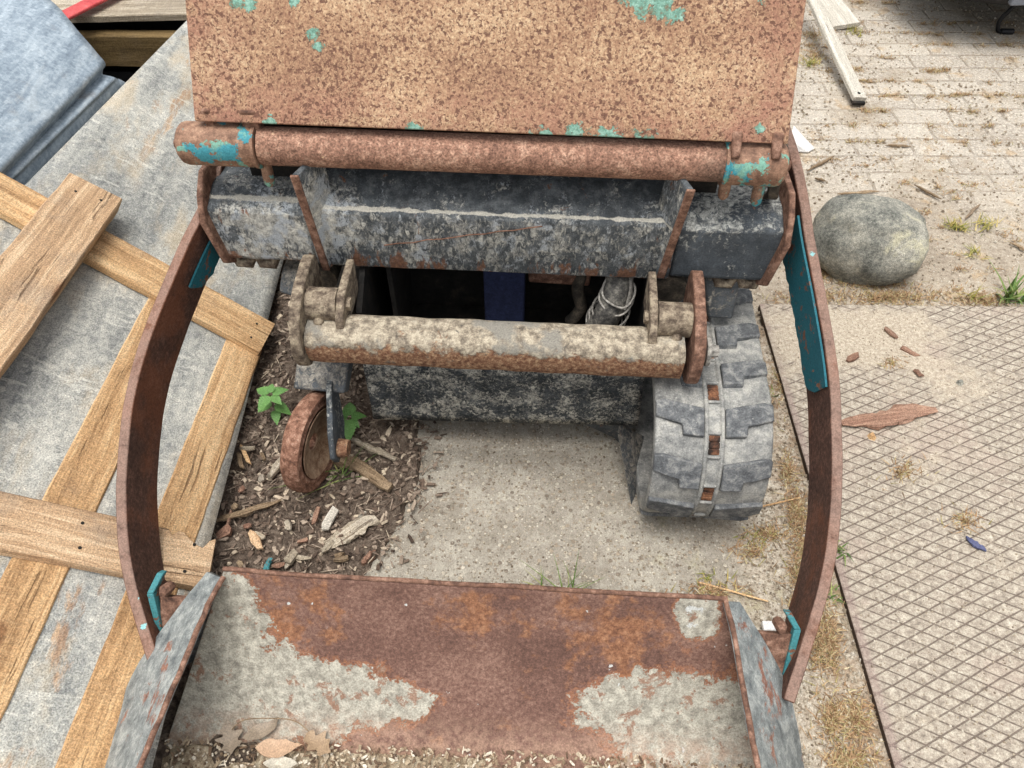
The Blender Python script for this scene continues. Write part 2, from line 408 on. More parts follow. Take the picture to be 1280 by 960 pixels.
def mk_wood(name, lo, mid, hi, grey=.2, grain=1.0):
    """sawn board, grain along local X"""
    s = NT(name)
    rnd = s.objrand()
    off = s.n.new('ShaderNodeCombineXYZ'); s.set(off.inputs[0], s.m('MULTIPLY', rnd, 13.0)); s.set(off.inputs[1], s.m('MULTIPLY', rnd, 7.0))
    base = s.addv(s.vec, off.outputs[0])
    warp = s.noise(3.2, 3, .5, vec=base, out='Color')
    wv = s.n.new('ShaderNodeVectorMath'); wv.operation = 'MULTIPLY_ADD'
    s.l.new(warp, wv.inputs[0]); wv.inputs[1].default_value = (.0, .035, .035); s.l.new(base, wv.inputs[2])
    g = s.noise(1, 8, .68, .2, vec=s.mp((5, 150, 150), vec=wv.outputs[0]))
    rings = s.noise(1, 3, .5, .0, vec=s.mp((1.6, 36, 36), vec=wv.outputs[0]))
    fib = s.noise(1, 5, .75, .1, vec=s.mp((14, 420, 420), vec=wv.outputs[0]))
    f = s.m('ADD', s.m('MULTIPLY', g, .40), s.m('ADD', s.m('MULTIPLY', rings, .34), s.m('MULTIPLY', fib, .26)))
    col = s.ramp(f, [(.38, srgb(*lo)), (.5, srgb(*mid)), (.61, srgb(*hi))])
    saw = s.noise(1, 3, .6, vec=s.mp((260, 22, 22), vec=base))
    col = s.mix(s.m('MULTIPLY', s.step(saw, .50, .62), .17), col, srgb(*hi))
    gm = s.m('MULTIPLY', s.step(s.noise(7, 5, .65, vec=base), .50, .72), grey)
    col = s.mix(gm, col, srgb(138, 128, 116))
    kn = s.vor(1, vec=s.mp((4.2, 11, 11), vec=base)); kr = s.vor(1, out='Color', vec=s.mp((4.2, 11, 11), vec=base))
    km = s.m('MULTIPLY', s.step(kn, .20, .11), s.step(s.xyz(kr)[0], .66, .70))
    col = s.mix(s.m('MULTIPLY', km, .75), col, srgb(112, 72, 44))
    crack = s.step(s.noise(1, 5, .65, vec=s.mp((3.0, 90, 90), loc=(4, 1, 2), vec=wv.outputs[0])), .63, .68)
    col = s.mix(s.m('MULTIPLY', crack, .6), col, srgb(92, 66, 44))
    tint = s.n.new('ShaderNodeHueSaturation'); s.l.new(col, tint.inputs['Color']); s.set(tint.inputs['Value'], s.m('MULTIPLY_ADD', rnd, .24, .88))
    return s.done(tint.outputs[0], .85, s.m('SUBTRACT', s.m('ADD', f, s.m('MULTIPLY', saw, .4)), s.m('MULTIPLY', crack, .6)), .004 * grain, .9, grain=.8)

def mk_sheet():
    s = NT('weathered_grey_board')
    streak = s.noise(1, 7, .7, .4, vec=s.mp((3, 26, 10)))
    cl = s.noise(58, 8, .78, 1.2); big = s.noise(3.2, 5, .62, .4)
    f = s.m('ADD', s.m('MULTIPLY', cl, .5), s.m('MULTIPLY', s.m('ADD', streak, big), .25))
    col = s.ramp(f, [(.37, srgb(98, 101, 101)), (.46, srgb(150, 151, 146)), (.53, srgb(182, 181, 172)), (.62, srgb(214, 211, 199))])
    warm = s.step(s.noise(4.5, 6, .66, .3, vec=s.mp((.6, 1.4, 1), loc=(2, 3, 0))), .50, .66)
    col = s.mix(s.m('MULTIPLY', warm, .55), col, srgb(196, 178, 148))
    x, y, z = s.xyz()
    wd = s.m('MULTIPLY', s.step(s.noise(7, 6, .7, .4, vec=s.mp((.5, 1.5, 1), loc=(6, 1, 0))), .56, .64), s.m('ADD', s.step(x, .25, .85), s.step(x, -.45, -.75), clamp=True))
    wc = s.ramp(streak, [(.35, srgb(134, 104, 84)), (.6, srgb(192, 158, 122))])
    col = s.mix(s.m('MULTIPLY', wd, .85), col, wc)
    dk = s.step(s.noise(60, 6, .75, .3), .62, .7)
    col = s.mix(s.m('MULTIPLY', dk, .5), col, srgb(96, 96, 92))
    bl = s.step(s.noise(2.2, 5, .65, .5, vec=s.mp((.7, 1.6, 1), loc=(1, 8, 0))), .5, .68)
    col = s.mix(s.m('MULTIPLY', bl, .45), col, srgb(104, 112, 118))
    scr = s.step(s.noise(1, 4, .6, 1.5, vec=s.mp((30, 9, 9), rot=(0, 0, .6))), .60, .64)
    col = s.mix(s.m('MULTIPLY', scr, .4), col, srgb(222, 220, 208))
    return s.done(col, .85, s.m('ADD', cl, streak), .003, .7, grain=.8)

def mk_galv():
    s = NT('galvanised_steel')
    sp = s.vor(120, out='Color'); v = s.xyz(sp)[0]
    st = s.noise(1, 6, .7, .3, vec=s.mp((34, 6, 34)))
    f = s.m('ADD', s.m('MULTIPLY', v, .10), s.m('ADD', s.m('MULTIPLY', st, .60), s.m('MULTIPLY', s.noise(70, 7, .75, .3), .30)))
    col = s.ramp(f, [(.34, srgb(112, 126, 138)), (.46, srgb(144, 158, 169)), (.56, srgb(170, 183, 192)), (.68, srgb(202, 212, 216))])
    br = s.step(s.noise(7, 6, .7), .58, .7)
    col = s.mix(s.m('MULTIPLY', br, .4), col, srgb(140, 130, 120))
    pale = s.step(s.noise(1, 5, .65, .5, vec=s.mp((16, 5, 16), loc=(3, 2, 1))), .56, .66)
    col = s.mix(s.m('MULTIPLY', pale, .35), col, srgb(212, 220, 222))
    return s.done(col, s.m('MULTIPLY_ADD', st, .25, .42), s.noise(60, 5), .001, .25, .2, .4, grain=.22)

def mk_concrete():
    s = NT('concrete_slab')
    base = s.ramp(s.m('ADD', s.m('MULTIPLY', s.noise(5, 5, .6), .5), s.m('MULTIPLY', s.noise(45, 7, .7), .5)),
                  [(.36, srgb(134, 126, 112)), (.5, srgb(158, 151, 138)), (.64, srgb(185, 179, 164))])
    vc = s.vor(170, out='Color'); vd = s.vor(170)
    pick = s.xyz(vc)
    st = s.m('MULTIPLY', s.step(vd, .5, .36), s.step(pick[0], .62, .66))
    stc = s.ramp(pick[1], [(.0, srgb(92, 84, 76)), (.4, srgb(150, 134, 114)), (.75, srgb(190, 181, 163)), (1, srgb(214, 208, 193))])
    col = s.mix(s.m('MULTIPLY', st, .7), base, stc)
    v2 = s.vor(75, out='Color'); d2 = s.vor(75); p2 = s.xyz(v2)
    s2 = s.m('MULTIPLY', s.step(d2, .38, .30), s.step(p2[2], .80, .83))
    col = s.mix(s.m('MULTIPLY', s2, .8), col, s.ramp(p2[0], [(0, srgb(104, 92, 80)), (.5, srgb(166, 151, 130)), (1, srgb(200, 192, 175))]))
    x, y, z = s.xyz()
    sandy = s.m('MULTIPLY', s.step(s.m('ADD', x, s.m('MULTIPLY', s.m('SUBTRACT', s.noise(7, 6, .7), .5), .5)), .38, .60), .9)
    col = s.mix(sandy, col, s.ramp(s.noise(70, 8, .76), [(.36, srgb(136, 122, 104)), (.5, srgb(182, 169, 150)), (.64, srgb(214, 206, 189))]))
    gap = s.m('MULTIPLY', s.step(s.m('ADD', x, s.m('MULTIPLY', s.noise(9, 6, .7), .12)), .63, .72), s.step(s.noise(22, 7, .75, .3), .40, .60))
    col = s.mix(s.m('MULTIPLY', gap, .75), col, srgb(138, 112, 84))
    moss = s.m('MULTIPLY', s.step(s.noise(8, 6, .7), .55, .66), s.step(x, .1, .45))
    col = s.mix(s.m('MULTIPLY', moss, .35), col, srgb(146, 140, 96))
    damp = s.step(s.noise(2.6, 4, .6), .52, .68)
    col = s.mix(s.m('MULTIPLY', damp, .35), col, srgb(112, 104, 92))
    h = s.m('ADD', s.m('MULTIPLY', st, .6), s.m('ADD', s.noise(120, 6, .75), s.m('MULTIPLY', s2, .8)))
    return s.done(col, .9, h, .003, .7)

def mk_paving():
    s = NT('sandy_brick_paving')
    # brick rows lie along X, 0.2 x 0.1 m, mostly buried under blown sand
    wob = s.noise(4, 3, .5, out='Color')
    wv = s.n.new('ShaderNodeVectorMath'); wv.operation = 'MULTIPLY_ADD'
    s.l.new(wob, wv.inputs[0]); wv.inputs[1].default_value = (.03, .03, 0); s.l.new(s.vec, wv.inputs[2])
    bt = s.n.new('ShaderNodeTexBrick'); s.l.new(wv.outputs[0], bt.inputs['Vector'])
    bt.inputs['Scale'].default_value = 1; bt.inputs['Brick Width'].default_value = .205; bt.inputs['Row Height'].default_value = .1025
    bt.inputs['Mortar Size'].default_value = .006; bt.inputs['Mortar Smooth'].default_value = .6; bt.offset = .5
    bt.inputs['Color1'].default_value = (0, 0, 0, 1); bt.inputs['Color2'].default_value = (1, 1, 1, 1); bt.inputs['Mortar'].default_value = (.5, .5, .5, 1)
    joint = bt.outputs['Fac']
    x, y, z = s.xyz()
    far = s.step(y, 1.75, 2.35)
    expo = s.m('MULTIPLY', far, s.step(s.noise(3.2, 5, .6), .34, .52))
    jm = s.m('MULTIPLY', joint, s.m('MULTIPLY', expo, s.step(s.noise(14, 5, .7), .34, .54)))
    base = s.ramp(s.m('ADD', s.m('MULTIPLY', s.noise(3.5, 5, .62), .45), s.m('MULTIPLY', s.noise(60, 8, .75), .55)),
                  [(.36, srgb(126, 113, 98)), (.48, srgb(159, 147, 130)), (.60, srgb(184, 173, 155)), (.7, srgb(205, 197, 182))])
    stone = s.mix(s.xyz(bt.outputs['Color'])[0], srgb(162, 155, 145), srgb(188, 181, 169))
    stone = s.mix(s.step(s.noise(110, 5, .7), .45, .65), stone, srgb(224, 216, 200))
    col = s.mix(s.m('MULTIPLY', expo, .65), base, stone)
    mo = s.m('MULTIPLY', s.step(s.noise(7, 7, .72, .4), .55, .64), .6)
    mcol = s.ramp(s.noise(40, 5, .7), [(.35, srgb(140, 118, 86)), (.5, srgb(170, 144, 110)), (.65, srgb(192, 168, 132))])
    col = s.mix(mo, col, mcol)
    col = s.mix(s.m('MULTIPLY', jm, .45), col, srgb(124, 106, 86))
    vc = s.vor(160, out='Color'); vd = s.vor(160); pk = s.xyz(vc)
    st = s.m('MULTIPLY', s.step(vd, .45, .33), s.step(pk[0], .72, .76))
    col = s.mix(s.m('MULTIPLY', st, .7), col, s.ramp(pk[1], [(0, srgb(136, 118, 98)), (.5, srgb(170, 152, 128)), (1, srgb(226, 220, 206))]))
    h = s.m('ADD', s.m('MULTIPLY', jm, -1.6), s.m('ADD', s.m('MULTIPLY', s.noise(90, 7, .75), .8), s.m('MULTIPLY', st, .5)))
    return s.done(col, .95, h, .004, .8)

def mk_soil():
    s = NT('dark_mulch_soil')
    col = s.ramp(s.noise(70, 8, .78, .4), [(.34, srgb(60, 50, 43)), (.48, srgb(104, 90, 78)), (.60, srgb(140, 125, 110)), (.72, srgb(176, 162, 144))])
    return s.done(col, .95, s.noise(60, 8, .8, .3), .012, 1.0)

def mk_chips(name, stops, bumpd=.001):
    s = NT(name)
    col = s.ramp(s.island(), [(p, srgb(*c)) for p, c in stops])
    col = s.mix(s.m('MULTIPLY', s.step(s.noise(120, 6, .75), .4, .65), .4), col, srgb(96, 80, 66))
    return s.done(col, .9, s.noise(200, 5, .7), bumpd, .5)

def mk_mat():
    s = NT('sandy_diamond_grid_panel')
    x, y, z = s.xyz()
    a, b = .064, .031
    p = s.m('ADD', s.m('DIVIDE', x, a), s.m('DIVIDE', y, b)); q = s.m('SUBTRACT', s.m('DIVIDE', x, a), s.m('DIVIDE', y, b))
    wob_ = s.m('MULTIPLY', s.m('SUBTRACT', s.noise(5, 3, .5), .5), .22)
    def line(t):
        t = s.m('ADD', t, wob_)
        f = s.m('ABSOLUTE', s.m('SUBTRACT', s.m('FRACT', t), .5))
        return s.step(s.m('ADD', f, s.m('MULTIPLY', s.m('SUBTRACT', s.noise(70, 4, .7), .5), .03)), .43, .468)
    ln = s.m('MAXIMUM', line(p), line(q))
    sand = s.m('ADD', s.m('MULTIPLY', s.noise(3.2, 7, .68, .5), .75), s.m('MULTIPLY', s.noise(30, 6, .7), .25))
    for pp, r, k in (((.95, 1.36, .03), (.5, .30, 1), .09), ((.80, 1.42, .03), (.34, .18, 1), .12), ((1.05, 1.48, .03), (.2, .1, 1), .12), ((.98, 1.0, .03), (.14, .30, 1), .07), ((1.12, .82, .03), (.13, .22, 1), .07), ((1.28, .72, .03), (.18, .14, 1), .08)):
        sand = s.m('ADD', sand, s.m('MULTIPLY', s.blob(pp, r), k))
    cover = s.step(sand, .54, .64)
    fillc = s.ramp(s.noise(70, 8, .76), [(.34, srgb(122, 112, 100)), (.48, srgb(161, 150, 135)), (.6, srgb(187, 178, 161)), (.72, srgb(207, 199, 184))])
    br = s.step(s.noise(5, 5, .65), .5, .68)
    fillc = s.mix(s.m('MULTIPLY', br, .45), fillc, srgb(172, 154, 140))
    lnm = s.m('MULTIPLY', ln, s.m('SUBTRACT', 1.0, s.m('MULTIPLY', cover, .92)))
    lnm = s.m('MULTIPLY', lnm, s.step(s.up(), .5, .8))
    col = s.mix(s.m('MULTIPLY', lnm, .74), fillc, srgb(90, 76, 67))
    sc = s.ramp(s.noise(110, 7, .75), [(.36, srgb(144, 130, 112)), (.5, srgb(180, 167, 147)), (.64, srgb(205, 195, 175))])
    col = s.mix(s.m('MULTIPLY', cover, .75), col, sc)
    # bare brown rim of the panel, and its dark sides
    rim = s.m('MULTIPLY', s.step(x, .722, .708), .6)
    col = s.mix(s.m('MULTIPLY', rim, s.m('SUBTRACT', 1.0, s.m('MULTIPLY', cover, .6))), col, srgb(146, 126, 118))
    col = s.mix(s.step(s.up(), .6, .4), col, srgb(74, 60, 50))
    h = s.m('ADD', s.m('MULTIPLY', lnm, -.9), s.m('MULTIPLY', s.noise(110, 7, .75), .7))
    return s.done(col, .9, h, .003, .7)

def mk_boulder():
    s = NT('grey_granite_boulder')
    col = s.ramp(s.m('ADD', s.m('MULTIPLY', s.noise(100, 8, .78), .5), s.m('MULTIPLY', s.noise(9, 4, .6), .5)),
                 [(.38, srgb(84, 86, 81)), (.47, srgb(130, 130, 121)), (.55, srgb(166, 163, 150)), (.65, srgb(212, 207, 190))])
    li = s.step(s.m('ADD', s.noise(13, 7, .74, .8), s.m('MULTIPLY', s.blob((.07, -.05, .06), .11), .16)), .56, .68)
    col = s.mix(s.m('MULTIPLY', li, .6), col, srgb(206, 200, 168))
    return s.done(col, .85, s.noise(55, 9, .78), .008, .8, grain=.8)

def mk_leaf(name, a, b):
    s = NT(name)
    col = s.mix(s.noise(60, 5, .6), srgb(*a), srgb(*b))
    s.b.inputs['Subsurface Weight'].default_value = 0
    return s.done(col, .55, s.noise(80, 4), .001, .4)
def mk_blades(name, stops):
    s = NT(name); return s.done(s.ramp(s.island(), [(p, srgb(*c)) for p, c in stops]), .8)

# ------------------------------------------------------------------ the plane of the hood plate and of the lifting arms
HP0 = Vector((0, L(615, 166, z=.80).y, .80)); HTILT = R(54.4)
HUP = Vector((0, math.cos(HTILT), math.sin(HTILT))); HN = Vector((0, -math.sin(HTILT), math.cos(HTILT)))
def HOODPT(u, v): return to_local(meet(u, v, to_world(HP0), MROT @ HN))
ARM_N = Vector((0, -.482, .876))
def ARMPT(u, v): return to_local(meet(u, v, to_world((0, .13, .665)), MROT @ ARM_N))
YBAR = -.145
ZBAR = L(625, 432, y=YBAR).z

ZFOLD = L(620, 272, y=0).z
M['hood'] = mk_hood(); M['tube'] = mk_tube(); M['collar'] = mk_collar(); M['bar'] = mk_bar(); M['arm'] = mk_arm()
M['beam'] = mk_grey('muddy_grey_crossmember', .62, (74, 79, 82), .62, 58, (190, 188, 178), -.18, (.56, .49), fade=(((-.42, 0, .58), (.16, .3, .2), .13), ((-.3, -.03, .62), (.07, .3, .12), .12), ((.02, .0, .57), (.5, .05, .12), .03)))
M['beam_end'] = mk_grey('grey_paint_beam_end', .26, (76, 82, 87), .35, 44, (186, 186, 178), .35)
M['belly'] = mk_grey('mud_splashed_belly_plate', .66, (52, 57, 60), .26, 60, (194, 190, 176), .2)
M['grey'] = mk_grey('dirty_grey_steel', .4, (86, 90, 93), .55, 40, (156, 150, 138), .35)
M['pin'] = mk_simple('earthy_hinge_steel', [(.36, (74, 63, 54)), (.48, (116, 103, 88)), (.6, (158, 145, 124))], 50, .9, 110, .003)
M['edge'] = mk_simple('brown_rust_edge', [(.34, (76, 55, 46)), (.5, (119, 88, 72)), (.66, (160, 127, 108))], 60)
M['orange'] = mk_simple('orange_rust', [(.34, (112, 62, 36)), (.5, (158, 94, 54)), (.66, (184, 124, 82))], 50)
M['window'] = mk_simple('rusty_drive_window', [(.40, (36, 28, 24)), (.50, (92, 62, 46)), (.58, (132, 90, 64)), (.7, (160, 120, 92))], 34)
M['idler'] = mk_simple('rusted_idler_wheel', [(.34, (88, 62, 50)), (.46, (124, 88, 70)), (.56, (154, 116, 96)), (.7, (188, 156, 134))], 75)
M['dustrust'] = mk_simple('dusty_idler_web', [(.34, (122, 94, 74)), (.5, (158, 130, 106)), (.66, (180, 156, 130))], 50)
M['dark'] = mk_simple('near_black', [(.35, (20, 19, 18)), (.55, (38, 36, 33)), (.7, (64, 56, 48))], 30)
M['dirty'] = mk_simple('dark_muddy_steel', [(.35, (44, 42, 38)), (.5, (72, 66, 58)), (.66, (112, 102, 88))], 30)
M['blue'] = mk_simple('dark_blue_speckled_paint', [(.35, (30, 36, 62)), (.62, (42, 50, 80)), (.70, (56, 62, 88)), (.76, (150, 150, 150))], 90)
M['hose'] = mk_simple('dusty_black_hose', [(.35, (46, 46, 46)), (.5, (84, 82, 78)), (.66, (140, 136, 126))], 60)
M['chain'] = mk_simple('greyed_steel_rings', [(.35, (96, 94, 90)), (.5, (150, 146, 138)), (.66, (190, 186, 176))], 60)
M['bucket'] = mk_bucket(); M['bside'] = mk_bucketside()
M['rubber'] = mk_rubber(); M['lug'] = mk_lug()
M['teal'] = mk_teal('teal_bracket_paint', scuff=.55); M['tealdark'] = mk_teal('dark_teal_arm_paint', scuff=.5, dark=True)
M['plank'] = mk_wood('pale_sawn_wood', (146, 112, 77), (194, 156, 112), (224, 193, 149), .25)
M['beamwood'] = mk_wood('weathered_sawn_wood', (134, 108, 82), (184, 152, 118), (218, 192, 158), .45)
M['oldwood'] = mk_wood('old_grey_wood', (112, 100, 84), (158, 146, 126), (196, 186, 168), .6)
M['darkwood'] = mk_wood('olive_brown_timber', (74, 60, 36), (112, 92, 58), (140, 118, 80), .1)
M['greywood'] = mk_wood('sun_bleached_wood', (158, 150, 138), (192, 186, 172), (220, 214, 202), .3)
M['barkwood'] = mk_wood('reddish_bark', (104, 74, 60), (138, 106, 88), (170, 138, 116), .2)
M['twigwood'] = mk_wood('brown_twig', (92, 74, 56), (132, 112, 88), (168, 148, 120), .3)
M['sheet'] = mk_sheet(); M['galv'] = mk_galv()
M['concrete'] = mk_concrete(); M['paving'] = mk_paving(); M['soil'] = mk_soil(); M['mat'] = mk_mat(); M['boulder'] = mk_boulder()

# ------------------------------------------------------------------ ground
def sheet_mesh(name, mat, poly, z, step=.03, amp=.004, sc=6, edge=.02):
    """bumpy sheet filling a polygon in the ground plane, its rim feathered down"""
    xs = [p[0] for p in poly]; ys = [p[1] for p in poly]
    mb = MB(); idx = {}
    nx, ny = int((max(xs) - min(xs)) / step) + 1, int((max(ys) - min(ys)) / step) + 1
    inside = lambda i, j: inpoly(min(xs) + i * step + .03 * mnoise.noise(Vector((i * step * 9, j * step * 9, 3))), min(ys) + j * step + .03 * mnoise.noise(Vector((i * step * 9, j * step * 9, 8))), poly)
    ins = {(i, j): inside(i, j) for i in range(-1, nx + 2) for j in range(-1, ny + 2)}
    for j in range(ny + 1):
        for i in range(nx + 1):
            if not ins[i, j]: continue
            n = sum(ins.get((i + a, j + b), False) for a in (-1, 0, 1) for b in (-1, 0, 1))
            x, y = min(xs) + i * step, min(ys) + j * step
            hz = z + amp * mnoise.fractal(Vector((x * sc, y * sc, 0)), 1.0, 2.0, 4)
            if n < 9: hz = -.006
            idx[i, j] = len(mb.v); mb.v.append(Vector((x, y, hz)))
    for (i, j), a in idx.items():
        q = [idx.get((i + 1, j)), idx.get((i + 1, j + 1)), idx.get((i, j + 1))]
        if None not in q: mb.f.append([a] + q); mb.m.append(0)
    o = mb.build(name, mat, smooth=60); return structure(o)

g = MB()
def gnd(a, b):
    x, y = -2.6 + 5.6 * a, -.4 + 5.2 * b
    return Vector((x, y, .004 * mnoise.fractal(Vector((x * 3, y * 3, 0)), 1.0, 2.0, 4)))
g.grid(gnd, 140, 130)
structure(g.build('paving', M['paving'], smooth=60))
g = MB()
for k, (x0, y0, x1, y1) in enumerate(((-80, 4.8, 80, 90), (-80, -60, 80, -.4), (-80, -.4, -2.6, 4.8), (3.0, -.4, 80, 4.8))):
    g.add([(x0, y0, 0), (x1, y0, 0), (x1, y1, 0), (x0, y1, 0)], [[0, 1, 2, 3]])
structure(g.build('ground', M['paving']))
conc = [(-.60, .1), (-.60, 2.6), (.645, 2.6), (.63, 1.9), (.66, 1.62), (.735, 1.52), (.735, .8), (.735, .0), (-.6, .0)]
sheet_mesh('concrete_slab', M['concrete'], conc, .012, .02, .003)
soil = [(-1.5, -.1), (-1.5, 1.5), (-.9, 2.3), (-.22, 2.3), (-.22, 1.25), (-.205, .97), (-.235, .86), (-.285, .77), (-.37, .69), (-.40, .3), (-.40, -.1)]
sheet_mesh('soil', M['soil'], soil, .024, .014, .02, 14)

# ------------------------------------------------------------------ diamond-grid panel on the ground
mb = MB()
mb.plate([(.697, -.1, .006), (2.6, -.1, .006), (2.6, 1.545, .006), (.70, 1.575, .006)], (0, 0, .022))
o = mb.build('grid_panel', M['mat'], bevel=.003)
tag(o, 'large flat brown panel with a diamond grid on the ground, dusted with sand', 'ground panel')

# ------------------------------------------------------------------ THE LOADER
ldr = empty('tracked_loader', ORG, YAW)
tag(ldr, 'rusty tracked loader with bowed lifting arms and a low front bucket', 'loader')
def part(mb, name, mat, parent=ldr, **k): return mb.build(name, mat, parent, **k)

# hood plate
bl, br_ = HOODPT(243, 151), HOODPT(985, 180); tl, tr = HOODPT(231, 0), HOODPT(1008, 0)
tl2, tr2 = bl + (tl - bl) * 2.1, br_ + (tr - br_) * 2.1
mb = MB()
mb.grid(lambda a, b: (bl.lerp(br_, a)).lerp(tl2.lerp(tr2, a), b) + HN * (.006 * math.sin(a * PI) * (1 - b) + .003 * mnoise.noise(Vector((a * 4, b * 3, 1)))) , 40, 20)
hood = part(mb, 'hood_plate', M['hood'], smooth=40)
sm = hood.modifiers.new('thick', 'SOLIDIFY'); sm.thickness = .009; sm.offset = -1
bv = hood.modifiers.new('bevel', 'BEVEL'); bv.width = .002; bv.segments = 2; bv.limit_method = 'ANGLE'
for a, b, sx in ((bl, tl2, 1), (br_, tr2, -1)):
    a2, b2 = a + Vector((sx * .004, 0, 0)) - HN * .0095, b + Vector((sx * .004, 0, 0)) - HN * .0095
    mb = MB(); mb.plate([a2, b2, b2 + Vector((0, .16, -.07)), a2 + Vector((0, .16, -.02))], (sx * .008, 0, 0))   # folded side flange
    part(mb, 'hood_flange', M['edge'])
# body behind it
mb = MB()
mb.box((.0, .66, .60), (.86, .9, .56))
part(mb, 'engine_cover', M['dirty'], bevel=.02)

mb = MB(); mb.box((-.01, .105, .70), (.92, .03, .24)); part(mb, 'dark_gap_backing', M['dark'])  # dark plate added to black out the bright gap under the hood
# pivot tube and collars
ZP, YP = .75, L(615, 194, z=.75).y + .004
xl0, xl1, xr0, xr1 = L(232, 190, y=YP).x, L(327, 194, y=YP).x, L(904, 206, y=YP).x, L(978, 212, y=YP).x
mb = MB()
n = 60
mb.tube([(xl1 + .006 + (xr0 - xl1 - .008) * i / n, YP, ZP) for i in range(n + 1)], .0345, 32)
roughen(mb, .0006, 90)
part(mb, 'pivot_tube', M['tube'], smooth=40)
def collar(x0, x1, sx):
    mb = MB()
    prof = [(.0, x0), (.030, x0), (.037, x0 + sx * .006), (.039, x0 + sx * .014), (.039, x1 - sx * .012), (.0375, x1 - sx * .010), (.0375, x1 - sx * .004), (.041, x1 - sx * .003), (.041, x1 + sx * .003), (.0, x1 + sx * .003)]
    mb.lathe(prof, (0, YP, ZP), (1, 0, 0), 36); roughen(mb, .0006, 60)
    c = part(mb, 'pivot_collar', M['collar'], smooth=40)
    mb = MB(); mb.lathe([(.0, x0 - sx * .006), (.009, x0 - sx * .006), (.011, x0), (.011, x0 + sx * .002)], (0, YP - .012, ZP + .006), (1, 0, 0), 12)
    mb.build('grease_nipple', M['edge'], c, smooth=40)
    return c
cl_, cr_ = collar(xl0, xl1, 1), collar(xr1, xr0, -1)
# tabs between hood and collars, and clamp lugs below
for u, wd in ((268, .016), (318, .03)):
    x = L(u, 172, y=YP).x; mb = MB(); mb.box((x, YP + .012, ZP + .045), (wd, .03, .05)); part(mb, 'hood_tab', M['edge'], bevel=.003)
for u in (914, 964):
    x = L(u, 195, y=YP).x; mb = MB()
    mb.hexa([(x - .010, YP + .01, ZP + .058), (x + .010, YP + .01, ZP + .058), (x + .008, YP - .026, ZP + .024), (x - .008, YP - .026, ZP + .024)],
            [(x - .010, YP - .006, ZP + .066), (x + .010, YP - .006, ZP + .066), (x + .007, YP - .034, ZP + .032), (x - .007, YP - .034, ZP + .032)])
    part(mb, 'hood_tab', M['edge'], smooth=30, bevel=.004)
for u, v in ((336, 222), (905, 238), (946, 246)):
    p = L(u, v, y=YP - .005)
    mb = MB(); mb.tube([p + Vector((0, .004, .03)), p + Vector((0, 0, .006)), p + Vector((0, -.002, -.010)), p + Vector((0, -.002, -.016))], [.010, .011, .010, .006], 12)
    part(mb, 'clamp_lug', M['collar'], smooth=45)

# crossmember: bent channel, sloping top over a front face
YF = .0
zb, zr, zt = L(620, 343, y=YF).z, L(620, 272, y=YF).z, L(620, 226, y=YF + .065).z
def prism_x(mb, prof, x0, x1, nx=1, mi=0, ends=True):
    P = [[Vector((x0 + (x1 - x0) * i / nx, y, z)) for y, z in prof] for i in range(nx + 1)]
    m_ = len(prof); vs = [q for r_ in P for q in r_]
    fs = [[i * m_ + k, i * m_ + (k + 1) % m_, (i + 1) * m_ + (k + 1) % m_, (i + 1) * m_ + k] for i in range(nx) for k in range(m_)]
    if ends: fs += [list(range(m_)), [nx * m_ + k for k in range(m_)][::-1]]
    mb.add(vs, fs, mi)
xrib_l, xrib_r = L(384, 280, y=YF).x, L(848, 290, y=YF).x
mb = MB()
prism_x(mb, [(YF + .006, zb), (YF, zb + .01), (YF + .002, zr - .006), (YF + .01, zr), (YF + .075, zt), (YF + .20, zt), (YF + .20, zb)], xrib_l, xrib_r, 60)
roughen(mb, .0012, 14)
beam = part(mb, 'crossmember', M['beam'], smooth=35, bevel=.004)
xe_l, xe_r = L(268, 290, y=YF + .01).x, L(975, 310, y=YF + .01).x
# its two end sections with a bevelled upper edge
zre, zte = L(300, 262, y=YF + .004).z, L(300, 234, y=YF + .05).z
for x0, x1, sx in ((xe_l, xrib_l, 1), (xe_r, xrib_r, -1)):
    mb = MB()
    prism_x(mb, [(YF + .012, zb + .004), (YF + .004, zb + .012), (YF + .004, zre - .004), (YF + .010, zre), (YF + .055, zte), (YF + .15, zte), (YF + .15, zb + .004)], x0 + sx * .003, x1 - sx * .002, 20)
    roughen(mb, .0012, 14)
    e = part(mb, 'beam_end', M['beam_end' if sx < 0 else 'beam'], smooth=35, bevel=.005)
    # end plate with cut corners and the hooked lip under it
    mb = MB()
    pr = [(YF - .012, zb + .01), (YF - .016, zre - .02), (YF + .01, zre + .025), (YF + .05, zte + .035), (YF + .15, zte + .03), (YF + .15, zb - .03), (YF + .04, zb - .03)]
    mb.plate([(x0 - sx * .010 + sx * .03 * max(0, (zb + .06 - z) / .1), y, z) for y, z in pr], (sx * .012, 0, 0))
    mb.build('end_plate', M['edge'], e, bevel=.003)
    for k in range(2):
        mb = MB(); xx = x0 + sx * (.035 + .05 * k)
        mb.tube([(xx - .018, YF + .03, zb - .002), (xx - .012, YF + .022, zb - .016), (xx + .012, YF + .022, zb - .018), (xx + .018, YF + .03, zb - .002)], .011, 10)
        mb.build('hook_lip', M['pin'], e, smooth=50)
